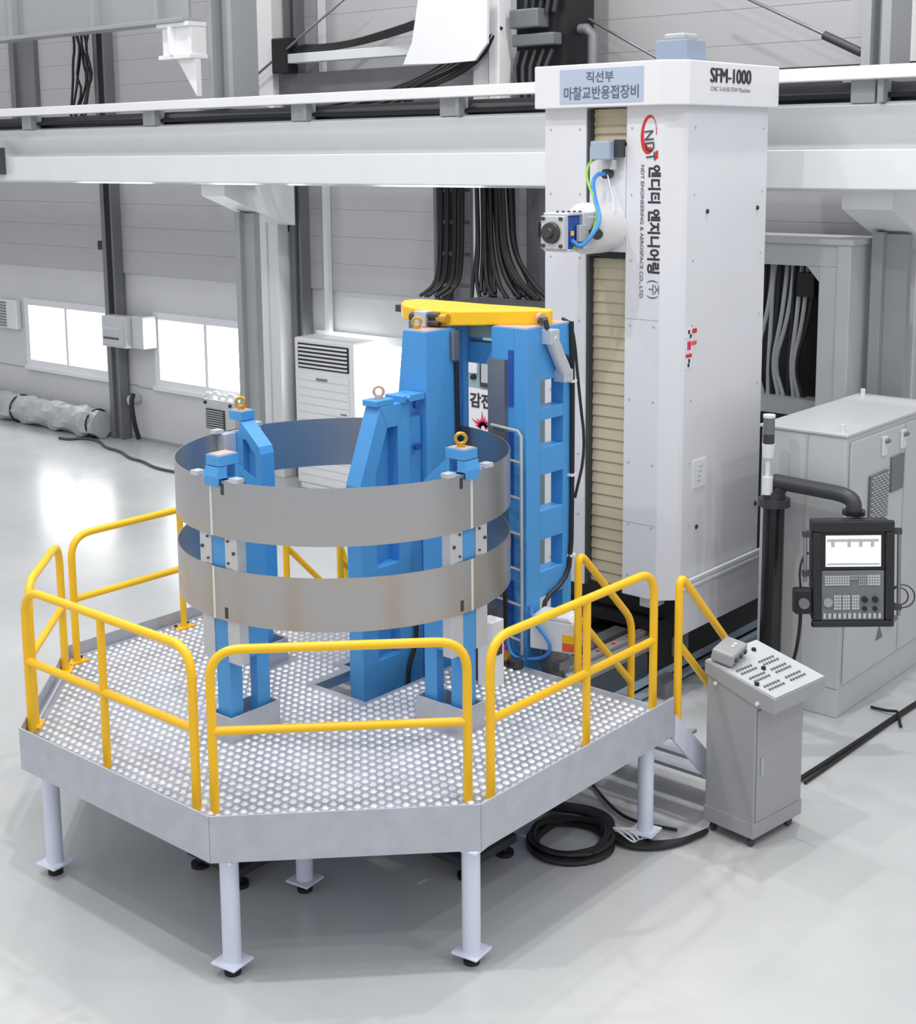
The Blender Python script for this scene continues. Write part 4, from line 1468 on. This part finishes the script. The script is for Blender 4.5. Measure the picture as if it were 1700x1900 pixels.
# ================================================================ RIGHT SIDE
t = thing('electrical_cabinet', 'large pale grey electrical cabinet behind the hanging operator panel', 'cabinet', (-5.8, 12.6, 0))
MB().box(-6.18, -5.34, 11.52, 13.6, 0.28, 2.65).build('body', M['cabinet'], t, bevel=0.012)
MB().box(-6.17, -5.35, 11.53, 13.6, 0.0, 0.28).build('plinth', M['cabinet'], t, bevel=0.01)
MB().box(-6.2, -5.32, 11.5, 13.62, 2.65, 2.68).build('roof', M['cabinet'], t, bevel=0.008)
MB().box(-5.34, -5.315, 11.58, 12.75, 0.32, 2.6).build('door', M['cabinet'], t, bevel=0.01)
MB().box(-5.34, -5.315, 12.78, 13.55, 0.32, 2.6).build('door', M['cabinet'], t, bevel=0.01)
MB().box(-5.72, -5.71, 11.51, 11.525, 0.3, 2.65).build('panel_seam', M['hose_grey'], t)
vb = MB().box(-5.315, -5.29, 11.95, 12.35, 1.78, 2.22).build('vent_grille', M['mid_grey'], t)
s = MB()
for r in range(16):
    for c_ in range(5):
        y = 11.965 + 0.075 * c_ + (0.037 if r % 2 else 0)
        s.box(-5.29, -5.282, y, min(y + 0.05, 12.345), 1.8 + 0.026 * r, 1.812 + 0.026 * r)
s.build('mesh', M['pedestal_top'], vb)
MB().box(-5.315, -5.295, 12.42, 12.7, 1.98, 2.32).build('dark_window', M['mid_grey'], t)
for y in (12.2, 12.62):
    hh = MB().box(-5.315, -5.29, y, y + 0.1, 2.37, 2.55).build('door_handle', M['frame'], t, bevel=0.008)
    MB().cyl((-5.29, y + .05, 2.5), (-5.25, y + .05, 2.52), 0.02, n=10).build('latch', M['steel'], hh)
b = MB()
for (x, y) in ((-5.42, 11.6), (-6.1, 13.5), (-5.42, 13.5)):
    b.cyl((x, y, 2.68), (x, y, 2.75), 0.025, n=10)
b.build('lifting_eye', M['frame'], t, split=True)
b = MB()
b.cyl((-5.315, 12.5, 0.72), (-5.27, 12.5, 0.72), 0.05, n=14)
b.box(-5.28, -5.25, 12.47, 12.6, 0.69, 0.73)
b.build('main_switch', M['steel'], t)
b = MB()
b.prism([(12.25, 0.56), (12.4, 0.56), (12.32, 0.7)], 'x', -5.314, -5.31)
b.build('warning_triangle', M['mid_grey'], t)

t = thing('panel_post', 'glossy black round post carrying the operator panel arm', 'post', (-5.92, 11.3, 0))
MB().cyl((-5.92, 11.3, 0.02), (-5.92, 11.3, 1.98), 0.098, n=32).build('shaft', M['black_gloss'], t)
MB().cyl((-5.92, 11.3, 0), (-5.92, 11.3, 0.03), 0.18, n=24).build('base_flange', M['black_gloss'], t)
b = MB()
b.cyl((-5.92, 11.3, 1.98), (-5.92, 11.3, 2.05), 0.145, n=32)
b.cyl((-5.92, 11.3, 2.05), (-5.92, 11.3, 2.12), 0.1, n=24)
b.build('collar', M['charcoal'], t)
b = MB()
b.tube([(-5.94, 11.3, 2.1), (-5.86, 11.3, 2.13), (-5.85, 11.3, 2.2)], 0.06, 12, smooth=1)
b.tube([(-5.92, 11.3, 2.21), (-5.45, 11.28, 2.2), (-5.26, 11.26, 2.2)] + [Vector(v) for v in ((-5.17, 11.25, 2.18), (-5.13, 11.245, 2.15), (-5.12, 11.24, 2.1), (-5.12, 11.24, 2.05))], 0.07, 16, smooth=1)
b.build('swing_arm', M['charcoal'], t)
b = MB()
b.cyl((-5.12, 11.24, 2.04), (-5.12, 11.24, 2.08), 0.1, n=24)
b.build('arm_flange', M['black_gloss'], t)
t2 = thing('signal_tower', 'slim signal lamp tower on the top of the black post', 'signal lamp', (-5.95, 11.28, 2.12))
b = MB()
b.cyl((-5.95, 11.22, 2.1), (-5.95, 11.22, 2.26), 0.05, n=16)
b.cyl((-5.95, 11.22, 2.26), (-5.95, 11.22, 2.44), 0.022, n=12)
b.cyl((-5.95, 11.22, 2.44), (-5.95, 11.22, 2.57), 0.05, 0.06, n=16)
b.build('stem', M['white'], t2)
MB().cyl((-5.95, 11.22, 2.57), (-5.95, 11.22, 2.66), 0.052, n=20).build('lamp_segment', M['charcoal'], t2)
MB().cyl((-5.95, 11.22, 2.66), (-5.95, 11.22, 2.81), 0.052, n=20).build('lamp_segment', M['mid_grey'], t2)
MB().cyl((-5.95, 11.22, 2.81), (-5.95, 11.22, 2.835), 0.056, n=20).build('lens_cap', M['white'], t2)

# operator panel, turned towards the aisle
PX, PY = -5.06, 11.07
xf = frame_at(PX, PY, 0.055, 41) @ Matrix.Translation((0, 0, 1.985)) @ Matrix.Rotation(math.radians(-6), 4, 'X') @ Matrix.Translation((0, 0, -1.985))
t = thing('operator_panel', 'black control console with bright screen and keypads hanging from the arm', 'control panel', (PX, PY, 1.05))
hw = 0.355
b = MB(xf)
b.prism([(-0.02, 1.97), (-0.02, 1.07), (0.13, 1.16), (0.13, 1.985)], 'x', -hw + 0.02, hw - 0.02)
b.build('housing', M['charcoal'], t, bevel=0.012)
b = MB(xf)
b.box(-hw, hw, -0.07, -0.02, 1.885, 1.985)
b.box(-hw, hw, -0.07, -0.02, 1.06, 1.12)
b.box(-hw, -hw + 0.08, -0.07, -0.02, 1.12, 1.885)
b.box(hw - 0.08, hw, -0.07, -0.02, 1.12, 1.885)
b.build('bezel', M['black_gloss'], t, bevel=0.015)
MB(xf).box(-hw + 0.08, hw - 0.08, -0.045, -0.02, 1.56, 1.885).build('screen_surround', M['black'], t)
sc = MB(xf).box(-0.235, 0.24, -0.05, -0.045, 1.585, 1.855).build('screen', M['screen'], t)
b = MB(xf)
b.box(-0.225, 0.22, -0.052, -0.05, 1.80, 1.825)
for x in (-0.19, -0.05, 0.05, 0.15):
    b.box(x, x + 0.03, -0.052, -0.05, 1.755, 1.80)
b.box(-0.225, 0.23, -0.052, -0.05, 1.60, 1.615)
b.build('screen_menu', M['key'], sc)
kp = MB(xf).box(-hw + 0.085, hw - 0.085, -0.05, -0.02, 1.12, 1.55).build('keypad_plate', M['mid_grey'], t, bevel=0.004)


def keys(x0, x1, z0, z1, nx, nz, m):
    k = MB(xf)
    dx, dz = (x1 - x0) / nx, (z1 - z0) / nz
    for i in range(nx):
        for j in range(nz):
            k.box(x0 + i * dx + dx * .1, x0 + (i + 1) * dx - dx * .1, -0.058, -0.05, z0 + j * dz + dz * .1, z0 + (j + 1) * dz - dz * .1)
    return k.build('key_pad', m, kp)


keys(-0.245, -0.03, 1.42, 1.51, 10, 4, M['key'])
keys(-0.03, 0.04, 1.47, 1.515, 4, 2, M['pedestal'])
keys(0.045, 0.115, 1.42, 1.515, 4, 4, M['pedestal'])
keys(0.12, 0.235, 1.42, 1.515, 5, 4, M['key'])
keys(-0.165, -0.1, 1.21, 1.34, 3, 5, M['key'])
keys(-0.09, -0.025, 1.21, 1.34, 3, 5, M['key'])
keys(-0.01, 0.055, 1.21, 1.34, 3, 5, M['key'])
MB(xf).cyl((-0.215, -0.05, 1.275), (-0.215, -0.066, 1.275), 0.04, n=20).build('dial', M['pedestal'], kp)
b = MB(xf)
for x in (0.1, 0.19):
    b.cyl((x, -0.05, 1.3), (x, -0.075, 1.3), 0.026, n=16)
    b.cyl((x, -0.05, 1.22), (x, -0.07, 1.22), 0.02, n=16)
b.build('knob', M['black'], kp, split=True)
b = MB(xf)
for k in range(12):
    b.box(-0.255 + 0.043 * k, -0.232 + 0.043 * k, -0.06, -0.05, 1.135, 1.18)
b.build('soft_key', M['key'], kp)
for s in (-1, 1):
    h = MB(xf)
    x = s * (hw + 0.05)
    h.cyl((x, -0.02, 1.15 if s > 0 else 1.45), (x, -0.02, 1.9), 0.017, n=10)
    hb = h.build('grab_handle', M['steel'], t)
    h = MB(xf)
    for zz in ((1.86, 1.2) if s > 0 else (1.84, 1.5)):
        h.box(min(x, s * hw) - 0.02, max(x, s * hw) + 0.02, -0.04, 0.01, zz, zz + 0.05)
    h.build('handle_mount', M['charcoal'], hb, split=True)
b = MB(xf)
for k in range(2):
    b.torus((hw + 0.05 + .03 * k, -0.03, 1.32), (0.2, 1, 0), 0.075 + 0.025 * k, 0.007, 20, 6)
b.build('cable_loop', M['dark_steel'], t)

t = thing('handwheel_pendant', 'black handwheel pendant clipped to the left side of the operator panel', 'pendant', (PX - 0.3, PY - 0.3, 1.2))
b = MB(xf)
b.box(-hw - 0.15, -hw - 0.005, -0.09, 0.04, 1.18, 1.4)
b.build('housing', M['black'], t, bevel=0.02)
b = MB(xf)
b.cyl((-hw - 0.08, -0.09, 1.28), (-hw - 0.08, -0.125, 1.28), 0.045, n=18)
b.build('handwheel', M['mid_grey'], t)
b = MB(xf)
b.tube([(-hw - 0.09, -0.03, 1.4), (-hw - 0.1, -0.02, 1.55), (-hw - 0.06, 0.0, 1.68), (-hw - 0.01, 0.03, 1.69)], 0.01, 6, smooth=2)
b.tube([(-hw - 0.09, -0.03, 1.18), (-hw - 0.1, -0.03, 1.0), (-hw - 0.13, 0.02, 0.75), (-hw - 0.25, 0.1, 0.4), (-hw - 0.45, 0.12, 0.03)], 0.016, 6, smooth=2)
b.build('cord', M['black'], t)

# control pedestal
xf = frame_at(-4.73, 8.84, 0, -7)
t = thing('control_pedestal', 'grey control pedestal on castors with sloped button panel', 'pedestal', (-4.95, 9.1, 0))
b = MB(xf)
b.prism([(-0.45, 0.085), (0.0, 0.085), (0.0, 1.17), (-0.45, 1.27)], 'y', 0.0, 0.62)
b.build('body', M['pedestal'], t, bevel=0.008)
b = MB(xf)
b.box(-0.457, 0.007, -0.006, 0.626, 0.085, 0.21)
b.build('kick_plinth', M['pedestal'], t, bevel=0.006)
b = MB(xf)
b.prism([(-0.47, 1.27), (-0.02, 1.14), (0.16, 1.12), (0.175, 1.245), (-0.47, 1.375)], 'y', -0.012, 0.64)
tp = b.build('console_head', M['pedestal'], t, bevel=0.008)
b = MB(xf)
b.prism([(0.165, 1.249), (0.168, 1.253), (-0.46, 1.378), (-0.462, 1.373)], 'y', 0.0, 0.63)
tpo = b.build('button_panel', M['pedestal_top'], tp)
sl = (1.378 - 1.253) / (-0.46 - 0.168)


def ptop(u):
    return 1.253 + sl * (u - 0.168)


for row in range(2):
    for blk, (u0, v0) in enumerate(((-0.22, 0.06), (-0.22, 0.34), (-0.1, 0.06), (-0.1, 0.33), (0.03, 0.06), (0.03, 0.33))):
        b = MB(xf)
        for k in range(6):
            u = u0 + row * 0.045
            v = v0 + 0.034 * k
            b.cyl((u, v, ptop(u) - 0.004), (u, v, ptop(u) + 0.012), 0.010, n=8)
        b.build('key_row', M['mid_grey'], tpo)
b = MB(xf)
for (u, v) in ((-0.36, 0.46), (-0.31, 0.13), (-0.14, 0.28), (-0.02, 0.03)):
    b.cyl((u, v, ptop(u) - 0.004), (u, v, ptop(u) + 0.02), 0.018, n=12)
b.build('selector_switch', M['black'], tpo, split=True)
MB(xf).box(0.0, 0.012, 0.02, 0.6, 0.215, 1.1).build('door', M['pedestal'], t, bevel=0.005)
MB(xf).box(0.012, 0.022, 0.06, 0.085, 0.58, 0.72).build('door_handle', M['hose_grey'], t, bevel=0.004)
b = MB(xf)
for u, zz in ((-0.36, 1.22), (0.02, 1.17)):
    b.cyl((u, -0.012, zz), (u, -0.024, zz), 0.016, n=10)
b.build('screw', M['white'], tp)
for (u, v) in ((-0.4, 0.05), (-0.05, 0.05), (-0.4, 0.53), (-0.05, 0.53)):
    c = MB(xf)
    c.cyl((u - 0.015, v, 0.035), (u + 0.015, v, 0.035), 0.035, n=16)
    c.box(u - 0.03, u + 0.03, v - 0.02, v + 0.02, 0.06, 0.09)
    c.build('caster', M['dark_steel'], t)
t = thing('pendant_box', 'small grey button box lying at the back edge of the control pedestal top', 'button box', (-5.1, 9.0, 1.36))
xf2 = xf @ Matrix.Translation((-0.38, 0.16, 1.375)) @ Matrix.Rotation(math.radians(11), 4, 'Y') @ Matrix.Rotation(math.radians(15), 4, 'Z')
b = MB(xf2)
b.box(-0.09, 0.09, -0.15, 0.15, 0.0, 0.1)
b.build('housing', M['pedestal'], t, bevel=0.02)
b = MB(xf2)
for v in (-0.09, 0.0, 0.09):
    b.cyl((0.09, v, 0.05), (0.105, v, 0.05), 0.02, n=12)
b.build('button', M['dark_steel'], t)
b = MB(xf2)
for v in (0.0, 0.05):
    b.cyl((0.02, v, 0.1), (0.02, v, 0.108), 0.013, n=10)
b.build('lamp', M['white'], t, split=True)

# cables on the floor
b = MB()
for k in range(7):
    r0 = 0.265 + 0.018 * (k % 4)
    pts = []
    for j in range(30):
        a = 2 * math.pi * j / 30
        pts.append((-5.83 + (r0 + .015 * math.sin(3 * a + k)) * 1.0 * math.cos(a) + .02 * math.sin(k), 8.05 + (r0 + .02 * math.cos(2 * a + k)) * 1.05 * math.sin(a), 0.024 + 0.038 * (k // 4) + .006 * math.sin(5 * a + k)))
    b.tube(pts, 0.021, 7, closed=True)
for k in range(4):
    o_ = 0.035 * k
    b.tube([(-6.5, 8.3 + o_, .03), (-6.2, 8.33 + o_, .06), (-5.95, 8.42 + o_, .07), (-5.72, 8.36 + o_, .07), (-5.58, 8.2, .06), (-5.56, 8.04 - o_, .06)], 0.02, 7, smooth=2)
    b.tube([(-5.72, 8.28, .05), (-5.55, 8.24 + o_, .04), (-5.4, 8.26 + o_ * .8, .03), (-5.27, 8.36 + o_, .03), (-5.17, 8.54 + o_ * .6, .03), (-5.12, 8.78 + o_ * .6, .03)], 0.02, 7, smooth=2)
b.tube([(-6.5, 9.1, .03), (-6.0, 8.75, .03), (-5.75, 8.62, .03), (-5.55, 8.62, .03), (-5.3, 8.7, .03)], 0.014, 6, smooth=2)
t = thing('cable_coil', 'coil of thick black cables on the floor beside the control pedestal', 'cable coil', (-5.83, 8.05, 0))
b.build('cable', M['black'], t)
b = MB()
for k in range(5):
    b.tube([(-5.62, 8.3, .1), (-5.55 + .03 * k, 8.28 + .04 * k, .1), (-5.45 + .02 * k, 8.28 + .03 * k, .06), (-5.42, 8.3 + .02 * k, .05)], 0.008, 5, smooth=1)
b.build('tie_string', M['white'], t)
b = MB()
b.tube([(-5.0, 10.1, .022), (-4.98, 10.5, .022), (-4.95, 11.2, .022), (-4.93, 11.9, .022), (-4.9, 12.6, .022)], 0.022, 7, smooth=1)
b.tube([(-4.94, 10.1, .018), (-4.93, 10.5, .018), (-4.92, 11.2, .018), (-4.91, 11.9, .018), (-4.88, 12.6, .018)], 0.014, 7, smooth=1)
b.tube([(-5.2, 11.95, .02), (-5.05, 11.93, .03), (-4.92, 11.95, .05), (-4.86, 11.8, .02), (-4.8, 11.7, .02)], 0.014, 6, smooth=1)
tag(b.build('floor_cable', M['black']), 'thick black cable running along the floor past the control pedestal to the right', 'cable')
